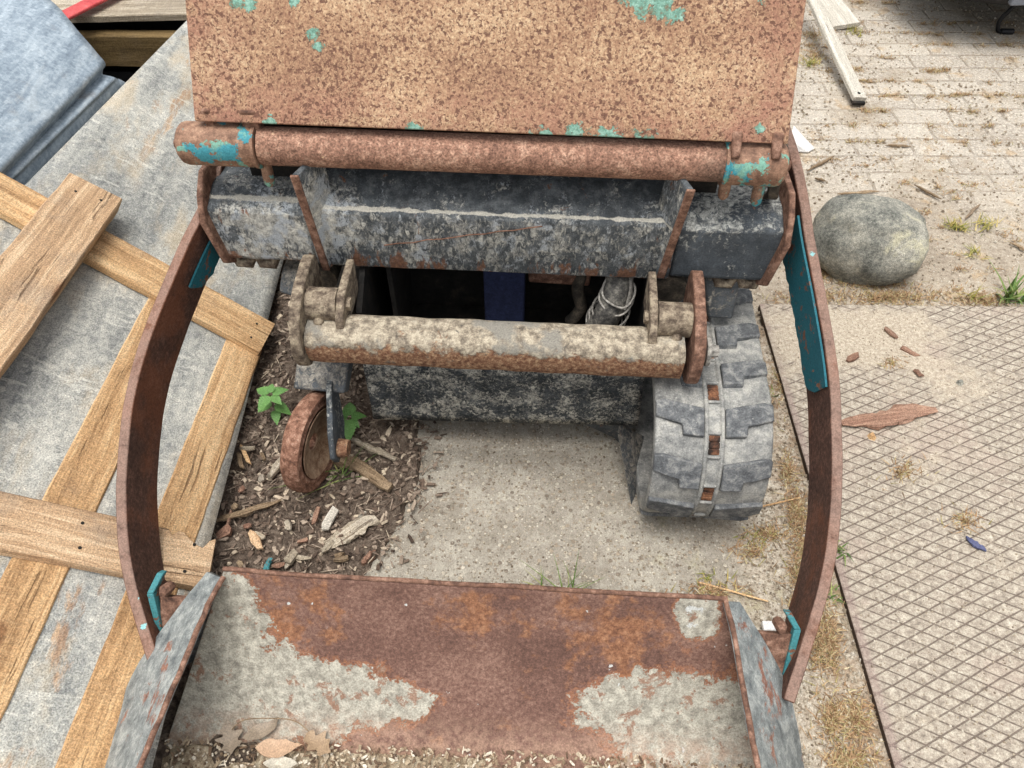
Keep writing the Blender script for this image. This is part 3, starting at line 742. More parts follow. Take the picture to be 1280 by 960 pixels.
# splayed ribs between the tube and the crossmember
for us, ins in (((364, 218, 405, 336), 1), ((868, 236, 829, 346), -1)):
    a = L(us[0], us[1], y=YF - .03); b = L(us[2], us[3], y=YF - .006)
    mb = MB()
    t = Vector((ins * .012, 0, 0)); bk = Vector((ins * .028, .075, 0)); bk2 = Vector((ins * .028, .05, .0))
    mb.hexa([a, a + bk, b + bk2, b], [a + t, a + bk + t, b + bk2 + t, b + t])
    rb = part(mb, 'rib', M['beam'], bevel=.003)
    mb = MB(); d = Vector((-ins * .002, -.006, 0)); t2 = Vector((ins * .016, 0, 0)); q = Vector((0, .006, 0))
    mb.hexa([a + d, a + d + t2, b + d + t2, b + d], [a + d + q, a + d + t2 + q, b + d + t2 + q, b + d + q])
    mb.build('rusty_edge', M['edge'], rb, bevel=.002)
# weld seam on the crossmember
mb = MB()
sp_ = [L(480 + 18 * i, 307 - 2.1 * i + random.uniform(-1.5, 1.5), y=YF) for i in range(12)]
mb.tube([p + Vector((0, -.0005, 0)) for p in sp_], .0013, 6)
mb.build('weld_bead', M['edge'], beam, smooth=50)

# lower bar
xb0, xb1 = L(392, 428, y=YBAR).x, L(852, 440, y=YBAR).x
rb_ = .045
mb = MB(); N_ = 26
prof = []
for k in range(N_):
    a = 2 * PI * k / N_; prof.append((YBAR + rb_ * 1.0 * math.copysign(abs(math.cos(a)) ** .75, math.cos(a)), ZBAR + rb_ * 1.02 * math.copysign(abs(math.sin(a)) ** .75, math.sin(a))))
prism_x(mb, prof, xb0, xb1, 70); roughen(mb, .0022, 22)
part(mb, 'lower_bar', M['bar'], smooth=50)
# hinge lugs at both ends: outer and inner plate, boss between, bolt heads
for sx, uo, ui, ub in ((1, 388, 428, 408), (-1, 866, 822, 842)):
    xo = L(uo, 400, y=YBAR + .02).x; xi = L(ui, 380, y=YBAR + .05).x
    mb = MB()
    def lug_poly(x, z0, z1, y0, y1, n=10):
        pts = []
        for k in range(n + 1):
            a = PI * k / n; pts.append((x, (y0) - .048 * math.sin(a) * 1.0, z0 + .05 - .05 * math.cos(a)))
        return pts
    ctrl = [(-.028, -.052), (-.050, -.030), (-.058, .005), (-.052, .045), (-.028, .080), (.02, .104), (.07, .110), (.13, .104), (.13, .0), (.06, -.045), (.02, -.058)]
    out = [(xo, YBAR + p.x, ZBAR + p.y) for p in smoothpath([Vector((a_, b_, 0)) for a_, b_ in ctrl], 4)]
    mb.plate(out, (-sx * .022, 0, 0)); roughen(mb, .0016, 24)
    part(mb, 'hinge_plate', M['edge' if sx < 0 else 'pin'], bevel=.003)
    mb = MB()
    inn = [(xi, YBAR - .02, ZBAR + .035), (xi, YBAR - .012, ZBAR + .062), (xi, YBAR + .03, ZBAR + .092), (xi, YBAR + .13, ZBAR + .098), (xi, YBAR + .12, ZBAR + .02), (xi, YBAR + .02, ZBAR + .02)]
    mb.plate(inn, (sx * .016, 0, 0)); roughen(mb, .0014, 26)
    part(mb, 'hinge_plate', M['pin'], bevel=.003)
    mb = MB(); zc_, yc_ = ZBAR + .060, YBAR + .034
    mb.tube([(xo + sx * .001, yc_, zc_), (xi - sx * .001, yc_, zc_)], .034, 24); roughen(mb, .001, 40)
    part(mb, 'pivot_boss', M['pin'], smooth=50)
    mb = MB()
    mb.lathe([(0, sx * .024), (.013, sx * .024), (.014, sx * .012)], (xi, yc_ + .0, zc_ + .004), (1, 0, 0), 6)
    mb.lathe([(.022, sx * .012), (.022, sx * .016), (.0, sx * .016)], (xi, yc_, zc_ + .004), (1, 0, 0), 20)
    part(mb, 'hinge_bolt', M['pin'], smooth=30); mb = MB()
    mb.lathe([(0, -sx * .026), (.012, -sx * .026), (.013, -sx * .014)], (xo, yc_ + .01, zc_ - .01), (1, 0, 0), 6)
    part(mb, 'hinge_bolt', M['pin'], smooth=30)
    mb = MB(); mb.lathe([(0, .0), (.009, .001), (.011, .006), (.008, .012), (0, .014)], ((xo + xi) / 2 - sx * .006, yc_ - .030, zc_ - .018), (0, -.9, .5), 14)
    part(mb, 'grease_nipple', M['pin'], smooth=50)
# pin with washer that sticks out at the right
p = L(872, 438, y=YBAR + .01)
mb = MB(); mb.tube([p - Vector((.02, 0, 0)), p + Vector((.024, 0, 0))], .012, 16); mb.lathe([(.012, .014), (.030, .014), (.031, .018), (.030, .022), (.012, .022)], p, (1, 0, 0), 26)
mb.lathe([(0, .04), (.012, .04), (.014, .022)], p, (1, 0, 0), 8)
part(mb, 'pin_washer', M['chain'], smooth=40)

# belly plate under the bar, with its torn flap
YB = -.10
q = [L(455, 452, y=YB), L(806, 462, y=YB), L(797, 527, y=YB - .004), L(468, 519, y=YB - .004)]
mb = MB()
mb.grid(lambda a, b: q[0].lerp(q[1], a).lerp(q[3].lerp(q[2], a), b) + Vector((0, .002 * mnoise.noise(Vector((a * 5, b * 2, 0))), .0)), 40, 8)
bp = part(mb, 'belly_plate', M['belly'], smooth=40)
sm = bp.modifiers.new('thick', 'SOLIDIFY'); sm.thickness = .012; sm.offset = 1
mb = MB(); f0, f1, f2, f3 = L(716, 524, y=YB + .004), L(798, 526, y=YB + .004), L(776, 556, y=YB + .02), L(768, 548, y=YB + .02)
mb.plate([f0, f1, f2, f3], (0, .006, 0)); roughen(mb, .002, 30)
mb.build('torn_flap', M['grey'], bp, bevel=.001)
# guard plate beside the track
mb = MB(); a, b, c, d = L(772, 543, y=-.14), L(806, 560, y=-.10), L(808, 640, y=-.24), L(790, 637, y=-.25)
mb.plate([a, b, c, d], (.004, .03, .004))
part(mb, 'guard_plate', M['grey'], bevel=.002)

# chassis and what shows in the cavity
mb = MB()
x0, x1 = L(458, 370, y=.02).x, L(812, 370, y=.02).x
mb.plate([(x0, -.07, .17), (x0, -.07, zb - .06), (x0, .02, zb - .003), (x0, .25, zb - .003), (x0, .25, .17)], (.012, 0, 0))
mb.plate([(x1, -.07, .17), (x1, -.07, zb - .06), (x1, .02, zb - .003), (x1, .25, zb - .003), (x1, .25, .17)], (-.012, 0, 0))
mb.plate([(x0 + .015, .19, .17), (x1 - .015, .19, .17), (x1 - .015, .19, zb - .002), (x0 + .015, .19, zb - .002)], (0, .012, 0))
mb.plate([(x0 + .015, -.075, .20), (x1 - .015, -.075, .20), (x1 - .015, .185, .20), (x0 + .015, .185, .20)], (0, 0, .01))
xs_ = L(500, 370, y=.1).x
mb.plate([(xs_, .02, .22), (xs_, .02, zb - .004), (xs_, .18, zb - .004), (xs_, .18, .22)], (.01, 0, 0))
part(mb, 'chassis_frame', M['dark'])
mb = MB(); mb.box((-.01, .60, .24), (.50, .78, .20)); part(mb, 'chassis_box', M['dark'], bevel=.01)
mb = MB(); p0, p1 = L(604, 345, y=.05), L(656, 345, y=.05)
mb.plate([(p0.x, .05, .25), (p1.x, .05, .25), (p1.x, .05, zb + .0), (p0.x, .05, zb + .0)], (0, .05, 0))
part(mb, 'blue_post', M['blue'], bevel=.004)
mb = MB(); a, b = L(660, 348, y=.08), L(738, 356, y=.08)
mb.box(((a.x + b.x) / 2, .09, a.z), (abs(b.x - a.x), .02, .03)); roughen(mb, .004, 60)
part(mb, 'rusty_bracket', M['edge'], bevel=.004)
# hydraulic hose with wire rings
mb = MB(); hp = [L(778, 330, y=.06), L(774, 350, y=.035), L(768, 372, y=.015), L(760, 392, y=.0), L(748, 410, y=.0)]
mb.tube(smoothpath(hp, 5), .030, 18)
hose = part(mb, 'hydraulic_hose', M['hose'], smooth=50)
for k, (u, v, rr) in enumerate(((774, 354, .034), (771, 362, .036), (764, 378, .040), (760, 386, .040), (756, 392, .039))):
    c_ = L(u, v, y=.02); mb = MB()
    ring = [c_ + Vector((rr * math.cos(t), -.010 + rr * .9 * math.sin(t), -.012 + rr * .55 * math.sin(t) + .004 * math.cos(3 * t + k))) for t in [2 * PI * i / 28 for i in range(29)]]
    mb.tube(ring, .0024, 8, cap=False); mb.build('wire_ring', M['chain'], hose, smooth=50)
mb = MB(); mb.tube([L(786, 345, y=.03), L(784, 372, y=.01), L(778, 385, y=.0)], .011, 10); mb.build('hose_fitting', M['chain'], hose, smooth=50)
mb = MB(); mb.tube(smoothpath([L(730, 335, y=.09), L(722, 360, y=.08), L(726, 385, y=.07), L(712, 402, y=.07)], 5), .014, 10)
part(mb, 'side_hose', M['dirty'], smooth=50)
# dark round motor end and bracket at the right, behind the crossmember
mb = MB(); p = L(836, 356, y=.03); mb.tube([p + Vector((0, -.02, 0)), p + Vector((0, .12, 0))], .038, 24); part(mb, 'motor_end', M['dirty'], smooth=40)
mb = MB(); a = L(880, 350, y=.02); b = L(926, 352, y=.02); c = L(916, 400, y=.0); d = L(884, 398, y=.0)
mb.plate([a, b, c, d], (0, .05, 0)); part(mb, 'side_bracket', M['grey'], bevel=.006)
mb = MB(); a = L(352, 338, y=.03); b = L(384, 342, y=.03); c = L(380, 376, y=.0); d = L(348, 366, y=.0)
mb.plate([a, b, c, d], (0, .05, 0)); part(mb, 'side_bracket', M['grey'], bevel=.006)
mb = MB(); p = L(404, 345, y=.03); mb.tube([p + Vector((0, -.01, 0)), p + Vector((0, .12, 0))], .032, 24); part(mb, 'motor_end', M['dirty'], smooth=40)

# idler wheel, its yoke and the bare roller frame at the left
pw = L(392, 552, y=-.205); xw, yw, zw = pw.x, -.205, pw.z
RW = .115
mb = MB()
prof = [(.02, -.026), (.088, -.022), (.098, -.028), (.108, -.028), (RW - .001, -.021), (RW + .002, -.004), (RW, .012), (.111, .021), (.106, .022), (.098, .017), (.090, .021), (.082, .016), (.055, -.004), (.02, -.006)]
prof = [(r_, h_ * .82) for r_, h_ in prof]
WAX = (.98, -.19, 0)
mb.lathe(prof, (xw, yw, zw), WAX, 56, closed=True); roughen(mb, .0018, 30)
wheel = part(mb, 'idler_wheel', M['idler'], smooth=35)
mb = MB(); mb.lathe([(.02, -.004), (.055, -.002), (.081, .0165), (.081, .0185), (.05, .003), (.02, .0)], (xw, yw, zw), WAX, 40, closed=True); mb.build('wheel_web', M['dustrust'], wheel, smooth=40)
mb = MB()
xa = xw + .046
mb.hexa([(xa, yw - .03, zw - .035), (xa, yw - .045, zw + .0), (xa, yw - .02, zw + .06), (xa - .008, yw + .06, zw + .13), (xa - .008, yw + .10, zw + .13), (xa, yw + .06, zw + .0), (xa, yw + .03, zw - .035)],
        [(xa + .013, yw - .03, zw - .035), (xa + .013, yw - .045, zw + .0), (xa + .013, yw - .02, zw + .06), (xa + .005, yw + .06, zw + .13), (xa + .005, yw + .10, zw + .13), (xa + .013, yw + .06, zw + .0), (xa + .013, yw + .03, zw - .035)])
yoke = part(mb, 'yoke_arm', M['beam_end'], bevel=.003)
mb = MB(); mb.tube([(xa + .012, yw - .012, zw - .002), (xa + .022, yw - .012, zw - .002), (xa + .036, yw - .012, zw - .002)], [.021, .021, .019], 14); roughen(mb, .0012, 60)
mb.build('axle_end', M['bar'], yoke, smooth=50)
mb = MB()
a, b, c, d = L(372, 440, y=-.09), L(438, 444, y=-.09), L(430, 492, y=-.15), L(366, 486, y=-.15)
mb.plate([a, b, c, d], (0, .03, -.03)); roughen(mb, .001, 40)
part(mb, 'yoke_bridge', M['grey'], bevel=.005)
mb = MB(); mb.box((xw + .01, .30, .20), (.07, .72, .10)); part(mb, 'roller_frame', M['dirty'], bevel=.01)

# rubber track at the right
RT = .165; YT = -.168; YBk = .72
tl_, tr_ = L(805, 560, y=YT - .14).x, L(967, 560, y=YT - .14).x
XC, WT = (tl_ + tr_) / 2 + .020, (tr_ - tl_) - .008
LTOP = YBk - YT
LEN = 2 * LTOP + 2 * PI * RT
def tpath(sv, h):
    """(y, z) on the loop; s runs forward on top, down the front, back below"""
    sv %= LEN
    if sv < LTOP: return (YBk - sv, 2 * RT + h)
    sv -= LTOP
    if sv < PI * RT:
        a = sv / RT; return (YT - (RT + h) * math.sin(a), RT + (RT + h) * math.cos(a))
    sv -= PI * RT
    if sv < LTOP: return (YT + sv, -h)
    a = (sv - LTOP) / RT; return (YBk + (RT + h) * math.sin(a), RT - (RT + h) * math.cos(a))
def T(sv, x, h):
    y, z = tpath(sv, h); return Vector((XC + x, y, z + .022))
NL = 26; PT = LEN / NL; S0 = LTOP + RT * 1.02
mb = MB(); nS = 260
sec = [(-.5, -.010), (-.492, .0), (-.44, .003), (-.09, .001), (-.082, .008), (-.055, .008), (-.05, .003), (.05, .003), (.055, .008), (.082, .008), (.09, .001), (.44, .003), (.492, .0), (.5, -.010), (.49, -.03), (-.49, -.03)]
vs = [T(LEN * i / nS, c_[0] * WT, c_[1] + .0012 * mnoise.noise(Vector((i * .35, c_[0] * 9, 0)))) for i in range(nS) for c_ in sec]
m_ = len(sec)
mb.add(vs, [[i * m_ + k, i * m_ + (k + 1) % m_, ((i + 1) % nS) * m_ + (k + 1) % m_, ((i + 1) % nS) * m_ + k] for i in range(nS) for k in range(m_)])
lugp = [(-.045, -.022), (-.445, -.022 - .004), (-.49, -.020), (-.49, .004), (-.36, .010), (-.27, .017), (-.25, .034), (-.145, .036), (-.14, -.014)]
for i in range(NL):
    s0 = S0 + i * PT
    for sg in (-1, 1):
        L_ = [(-.088, -.010), (-.42, -.026), (-.494, -.024), (-.494, .008), (-.36, .017), (-.275, .021), (-.265, .041), (-.09, .043)]
        j = random.uniform(-.002, .002)
        top = [T(s0 + a + j, -sg * x * WT, .013 if abs(x) < .44 else .009) for x, a in L_]
        bot = [T(s0 + a * 1.12 + j, -sg * x * WT, -.004) for x, a in L_]
        mb.hexa(bot, top, 1)
    # raised frame and rusty drive window between the lugs
    c0 = s0 + PT * .5 + .006
    for a_, b_, x0, x1 in ((-.026, -.020, -.055, .055), (.020, .026, -.055, .055)):
        mb.hexa([T(c0 + q_, x_ * WT, -.002) for q_, x_ in ((a_, x0), (b_, x0), (b_, x1), (a_, x1))], [T(c0 + q_, x_ * WT, .009) for q_, x_ in ((a_, x0), (b_, x0), (b_, x1), (a_, x1))], 0)
    for q0_, q1_ in ((-.019, -.006), (-.006, .007), (.007, .019)):
        mb.hexa([T(c0 + q_, x_ * WT, .0) for q_, x_ in ((q0_, -.048), (q1_, -.048), (q1_, .048), (q0_, .048))], [T(c0 + q_, x_ * WT, .0055) for q_, x_ in ((q0_, -.048), (q1_, -.048), (q1_, .048), (q0_, .048))], 2)
part(mb, 'rubber_track', [M['rubber'], M['lug'], M['window']], smooth=35, bevel=.0025)
mb = MB(); mb.lathe([(.02, -.04), (.12, -.04), (.13, -.02), (.13, .02), (.12, .04), (.02, .04)], (XC, YT, RT + .022), (1, 0, 0), 40, closed=True); part(mb, 'idler_wheel', M['idler'], smooth=40)
mb = MB(); mb.box((XC, .27, RT + .02), (.08, .80, .12)); part(mb, 'roller_frame', M['dirty'], bevel=.01)

# lifting arms: flat bar bowed outwards
ARM_T, ARM_H = .020, .122
def arm(px, sx):
    c = smoothpath([ARMPT(u, v) for u, v in px], 8)
    for _ in range(24): c = [c[0]] + [c[i] * .5 + (c[i - 1] + c[i + 1]) * .25 for i in range(1, len(c) - 1)] + [c[-1]]
    mb = MB(); n = len(c); vs = []
    for i, p in enumerate(c):
        t = (c[min(i + 1, n - 1)] - c[max(i - 1, 0)]).normalized(); side = ARM_N.cross(t).normalized()
        if side.x * sx < 0: side = -side                     # towards the machine's middle
        hh = ARM_H * (1.0 if i < n - 10 else 1.0 - .5 * (i - n + 10) / 10)
        vs += [p, p + side * ARM_T, p + side * ARM_T - ARM_N * hh, p - ARM_N * hh]
    fs = [[i * 4 + k, i * 4 + (k + 1) % 4, i * 4 + 4 + (k + 1) % 4, i * 4 + 4 + k] for i in range(n - 1) for k in range(4)] + [[0, 1, 2, 3], [n * 4 - 4 + k for k in range(4)]]
    mb.add(vs, fs); roughen(mb, .0010, 18)
    return part(mb, 'lift_arm', M['arm'], smooth=35, bevel=.0025), c
pxL = [(268, 190), (262, 222), (246, 262), (225, 300), (195, 371), (165, 450), (150, 525), (144, 600), (145, 656), (150, 712), (165, 769), (184, 828)]
pxR = [(986, 150), (999, 189), (1012, 245), (1017, 290), (1031, 356), (1041, 412), (1050, 469), (1053, 525), (1054, 581), (1052, 656), (1040, 731), (1021, 795), (994, 880)]
armL, cL = arm(pxL, 1); armR, cR = arm(pxR, -1)
# teal stiffener plates on the inner faces
def stiff(c, i0, i1, sx, parent, hh0=.004, hh1=.10):
    mb = MB(); vs = []; idx = range(i0, i1)
    for i in idx:
        t = (c[i + 1] - c[i - 1]).normalized(); side = ARM_N.cross(t).normalized()
        if side.x * sx < 0: side = -side
        w1 = hh1 + .010 * mnoise.noise(Vector((i * .7, 2, 0))); k_ = i1 - 1 - i
        if k_ < 4: w1 -= (.050, .022, .010, .002)[k_]
        p = c[i] + side * (ARM_T + .0022)
        vs += [p - ARM_N * hh0, p + side * .004 - ARM_N * hh0, p + side * .004 - ARM_N * w1, p - ARM_N * w1]
    m2 = len(vs) // 4
    fs = [[i * 4 + k, i * 4 + (k + 1) % 4, i * 4 + 4 + (k + 1) % 4, i * 4 + 4 + k] for i in range(m2 - 1) for k in range(4)] + [[0, 1, 2, 3], [m2 * 4 - 4 + k for k in range(4)]]
    mb.add(vs, fs); mb.build('stiffener', M['tealdark'], parent, smooth=35)
stiff(cR, 20, 51, -1, armR, .004, .112); stiff(cL, 20, 30, 1, armL, .055, .116)
# bent hub strap behind the right collar
mb = MB(); x = xr1 - .008
ring = [(x + .004 * math.sin(k), YP + .060 - .058 * math.sin(R(20 + 15 * k)), ZP - .045 + .062 * math.cos(R(20 + 15 * k))) for k in range(11)]
for i in range(10):
    a, b = Vector(ring[i]), Vector(ring[i + 1]); o_ = Vector((0, .018, 0))
    mb.hexa([a, b, b + o_, a + o_], [a + Vector((.018, 0, 0)), b + Vector((.018, 0, 0)), b + o_ + Vector((.018, 0, 0)), a + o_ + Vector((.018, 0, 0))])
part(mb, 'hub_strap', mk_teal('blackened_teal', scuff=.3, dark=True) if False else M['dirty'])
# bucket
bk = bpy.data.objects.new('bucket', None)
ZR = .30
A, B = L(280, 716, z=ZR), L(909, 752, z=ZR)
C_, D_ = L(212, 915, z=.025), L(948, 955, z=.025)
mb = MB()
def back(a, b):
    top = A.lerp(B, a); bot = C_.lerp(D_, a)
    p = top.lerp(bot, b) + Vector((0, .018 * math.sin(PI * b), 0))
    if b > .86: p.y -= .03 * ((b - .86) / .14) ** 2
    dz = .006 * math.exp(-((a - .02) / .05) ** 2) + .003 * mnoise.noise(Vector((a * 9, 0, 0)))
    return p + Vector((0, .0025 * mnoise.noise(Vector((a * 6, b * 4, 2))), dz * (1 - b)))
mb.grid(back, 60, 24)
bw = part(mb, 'bucket', M['bucket'], smooth=40)
sm = bw.modifiers.new('thick', 'SOLIDIFY'); sm.thickness = .010; sm.offset = -1
bv = bw.modifiers.new('bevel', 'BEVEL'); bv.width = .002; bv.segments = 2; bv.limit_method = 'ANGLE'
mb = MB()
fl_ = [(C_.x - .01, C_.y + .0, .012), (D_.x + .01, D_.y + .0, .012), (D_.x + .02, C_.y - .30, .008), (C_.x - .02, C_.y - .30, .008)]
mb.plate(fl_, (0, 0, .008)); mb.build('floor_plate', M['bucket'], bw, bevel=.001)
mb = MB()
for k in range(1):
    mb.tube([back(a / 40, 0) + Vector((0, .004, .002)) for a in range(41)], .0045, 8)
mb.build('rim', M['edge'], bw, smooth=50)
# leaning side plates: ridge (top) and foot pixels
for ridge, foot, sx in ((((277, 722), (258, 757), (229, 825), (197, 900), (172, 960), (140, 1040)), ((258, 714), (228, 752), (174, 827), (136, 907), (112, 967), (76, 1052)), 1),
                        (((909, 751), (920, 795), (931, 862), (942, 920), (950, 960), (965, 1040)), ((925, 752), (952, 795), (982, 850), (998, 915), (1006, 962), (1020, 1050)), -1)):
    zs = [.302, .300, .292, .282, .272, .25]; zf = [.285, .235, .17, .12, .09, .06]
    rg = smoothpath([L(u, v, z=z) for (u, v), z in zip(ridge, zs)], 4); ft = smoothpath([L(u, v, z=z) for (u, v), z in zip(foot, zf)], 4)
    mb = MB(); vs = []
    for a, b in zip(rg, ft):
        n_ = Vector((sx, 0, 0)) * .010
        b2 = Vector((b.x - sx * .012, b.y + .01, .012))
        vs += [a, b, b2, b2 + n_, b + n_ * 1.0 + Vector((0, 0, -.004)), a + n_ * .8 + Vector((0, 0, -.004))]
    n = len(rg)
    mb.add(vs, [[i * 6 + k, i * 6 + (k + 1) % 6, i * 6 + 6 + (k + 1) % 6, i * 6 + 6 + k] for i in range(n - 1) for k in range(6)] + [[0, 1, 2, 3, 4, 5], [n * 6 - 6 + k for k in range(6)]])
    roughen(mb, .0015, 18)
    sp = mb.build('side_plate', M['bside'], bw, smooth=35, bevel=.002)
    mb = MB(); mb.tube([a + Vector((sx * .003, 0, .001)) for a in rg], .0048, 8); roughen(mb, .0018, 40)
    mb.build('side_rim', M['edge'], bw, smooth=50)
# ears that bolt the bucket to the arms
for sx, e0, e1, e2, e3, bolt, t0, t1, t2 in (
        (1, (200, 745), (246, 748), (222, 800), (200, 800), (208, 737), (196, 716), (183, 742), (197, 798)),
        (-1, (990, 793), (944, 790), (968, 845), (985, 850), (975, 782), (990, 766), (1002, 788), (986, 850))):
    zz = .235
    mb = MB(); mb.plate([L(*e0, z=zz), L(*e1, z=zz), L(*e2, z=zz - .07), L(*e3, z=zz - .07)], (0, .010, -.012))
    ear = mb.build('bucket_ear', M['edge'], bw, bevel=.002)
    p = L(*bolt, z=zz + .012)
    mb = MB(); mb.tube([p + Vector((0, .012, -.01)), p + Vector((0, -.004, .004)), p + Vector((0, -.014, .008))], [.010, .011, .006], 8); mb.build('ear_bolt', M['edge'], bw, smooth=40)
    mb = MB(); a, b, c = [L(*q_, z=z_) for q_, z_ in ((t0, .27), (t1, .25), (t2, .17))]
    s_ = Vector((sx * .012, 0, 0))
    mb.hexa([a, b, b + Vector((0, .012, -.012)), a + Vector((0, .012, -.012))], [a + s_, b + s_, b + s_ + Vector((0, .012, -.012)), a + s_ + Vector((0, .012, -.012))])
    mb.hexa([b, c, c + Vector((0, .012, -.012)), b + Vector((0, .012, -.012))], [b + s_, c + s_, c + s_ + Vector((0, .012, -.012)), b + s_ + Vector((0, .012, -.012))])
    roughen(mb, .001, 50); mb.build('teal_bracket', M['teal'], bw, bevel=.002)
bpy.data.objects.remove(bk)

# ------------------------------------------------------------------ leaning crate side at the left
CA = Vector((-.0324, .991, -.03)).normalized()                 # along the long battens, away from the camera
CB = Vector((.824, -.059, -.566)); CB = (CB - CA * CB.dot(CA)).normalized()   # down the slope to the right
CN = CA.cross(CB).normalized() * (1 if CA.cross(CB).z > 0 else -1)
CP = G(330, 440, .05)
def on_crate(u, v, h=0.0): return meet(u, v, CP + CN * h, CN)
crate = empty('wooden_crate_side', (CP.x, CP.y, 0))
tag(crate, 'pale wooden crate side of battens nailed on grey board, leaning left of the loader', 'crate side')
def board(name, a, b, width, thick, h, mat, parent, wdir=None, ragged=.0, root=None, chip=0.0, nx=60):
    """sawn board from a to b (centre line of its underside, on the crate's face), grain along local X"""
    a, b = Vector(a), Vector(b); X = (b - a).normalized(); Z = (CN if wdir is None else Vector(wdir)); Y = Z.cross(X).normalized(); Z = X.cross(Y)
    Ln = (b - a).length; mb = MB(); ny = 6
    sd_ = random.uniform(0, 50)
    def cross(i):
        x = Ln * i / nx
        e0 = .0025 * mnoise.fractal(Vector((x * 9, sd_, 0)), 1, 2, 3); e1 = .0025 * mnoise.fractal(Vector((x * 9, sd_ + 9, 0)), 1, 2, 3)
        y0, y1 = -width / 2 + e0, width / 2 + e1
        z1 = thick + .0012 * mnoise.noise(Vector((x * 12, sd_, 4)))
        if i in (0, nx): x += (.004 if i == 0 else -.004)
        return [(x, y0, 0), (x, y1, 0), (x, y1, z1 - .003), (x, y1 - .003, z1), (x, y0 + .003, z1), (x, y0, z1 - .003)]
    vs = [p for i in range(nx + 1) for p in cross(i)]
    if ragged:
        for i in range(nx - 9, nx + 1):
            for k in (1, 2, 3):
                p = vs[i * 6 + k]; vs[i * 6 + k] = (p[0], p[1] - .30 * width * max(0, mnoise.noise(Vector((i * .45, sd_, 2))) + .35), p[2])
        for k in range(6):
            for i, arr in ((nx, vs),):
                p = arr[i * 6 + k]; arr[i * 6 + k] = (p[0] + random.uniform(-ragged, ragged), p[1] + random.uniform(-ragged, ragged) * .3, p[2])
    fs = [[i * 6 + k, i * 6 + (k + 1) % 6, i * 6 + 6 + (k + 1) % 6, i * 6 + 6 + k] for i in range(nx) for k in range(6)] + [list(range(6)), [nx * 6 + k for k in range(6)]]
    mb.add(vs, fs)
    o = mb.build(name, mat, parent, smooth=25)
    Mx = Matrix((X, Y, Z)).transposed().to_4x4(); Mx.translation = a + Z * h - (parent.location if parent else Vector())
    o.matrix_basis = Mx
    return o
# the grey board (drawn as a sheet in the crate plane)
cor = [on_crate(337, 352), on_crate(262, 600), on_crate(170, 830), on_crate(60, 1150)]
far = on_crate(345, 300); upfar = on_crate(262, 20); uple = on_crate(96, 230); lowl = on_crate(20, 340)
def crate_xy(p): d = p - CP; return d.dot(CA), d.dot(-CB)
u0_, u1_ = crate_xy(on_crate(231, 31)), crate_xy(on_crate(71, 195))
def s_edge(aa): return min(.80, u1_[1] + (u0_[1] - u1_[1]) * (aa - u1_[0]) / (u0_[0] - u1_[0]))
mb = MB()
na, nb = 60, 20
A0, A1 = -1.25, 1.42
def shp(a, b):
    aa = A0 + (A1 - A0) * a; sv = .014 + (s_edge(aa) - .014) * b
    return Vector((aa, sv, .0012 * mnoise.fractal(Vector((aa * 4, sv * 4, 0)), 1, 2, 3)))
mb.grid(shp, na, nb)
sh = mb.build('board_panel', M['sheet'], crate, smooth=40)
Mx = Matrix((CA, -CB, (CA.cross(-CB)))).transposed().to_4x4(); Mx.translation = CP - crate.location - CN * .002; sh.matrix_basis = Mx
sm = sh.modifiers.new('thick', 'SOLIDIFY'); sm.thickness = .018; sm.offset = -1 if CA.cross(-CB).z > 0 else 1
def batten(l0, l1, r0, r1, h, th, mat, ext0=0, ext1=0, ragged=0.0, nails=()):
    """batten from the pixels of its two edges: l0/r0 at one end, l1/r1 at the other"""
    P = [on_crate(*q_, h + th) for q_ in (l0, l1, r0, r1)]
    a, b = (P[0] + P[2]) / 2, (P[1] + P[3]) / 2
    X = (b - a).normalized(); wv = P[2] - P[0]; wv2 = P[3] - P[1]
    wd = ((wv - X * wv.dot(X)).length + (wv2 - X * wv2.dot(X)).length) / 2
    a -= X * ext0; b += X * ext1
    off = CN * (h + th)
    o = board('batten', a - off, b - off, wd, th, h, mat, crate, ragged=ragged)
    ln_ = (b - a).length
    for fx in nails:
        for sy in (-.26, .24):
            mb = MB(); mb.lathe([(0, .0012), (.0032, .0010), (.0038, -.001)], (fx * ln_ + random.uniform(-.008, .008), sy * wd + random.uniform(-.006, .006), th), (0, 0, 1), 10)
            mb.build('nail', M['dark'], o, smooth=40)
    return o
TH = .020
batten((284, 418), (71, 960), (334, 425), (150, 940), .001, TH, M['plank'], .03, .35)            # R
batten((184, 360), (0, 745), (250, 372), (0, 878), .001, TH, M['plank'], .03, .35)               # M
batten((0, 212), (343, 405), (0, 266), (330, 440), .001 + TH + .001, TH, M['plank'], .25, .0, nails=(.95, .72))    # upper cross
batten((0, 611), (279, 676), (0, 687), (262, 735), .001 + TH + .001, TH + .004, M['beamwood'], .25, .0, ragged=.008, nails=(.92, .60))  # lower cross
batten((95, 218), (0, 305), (147, 244), (0, 484), .003 + 2 * TH, .045, M['beamwood'], .0, .35, nails=(.06,))   # thick beam on top

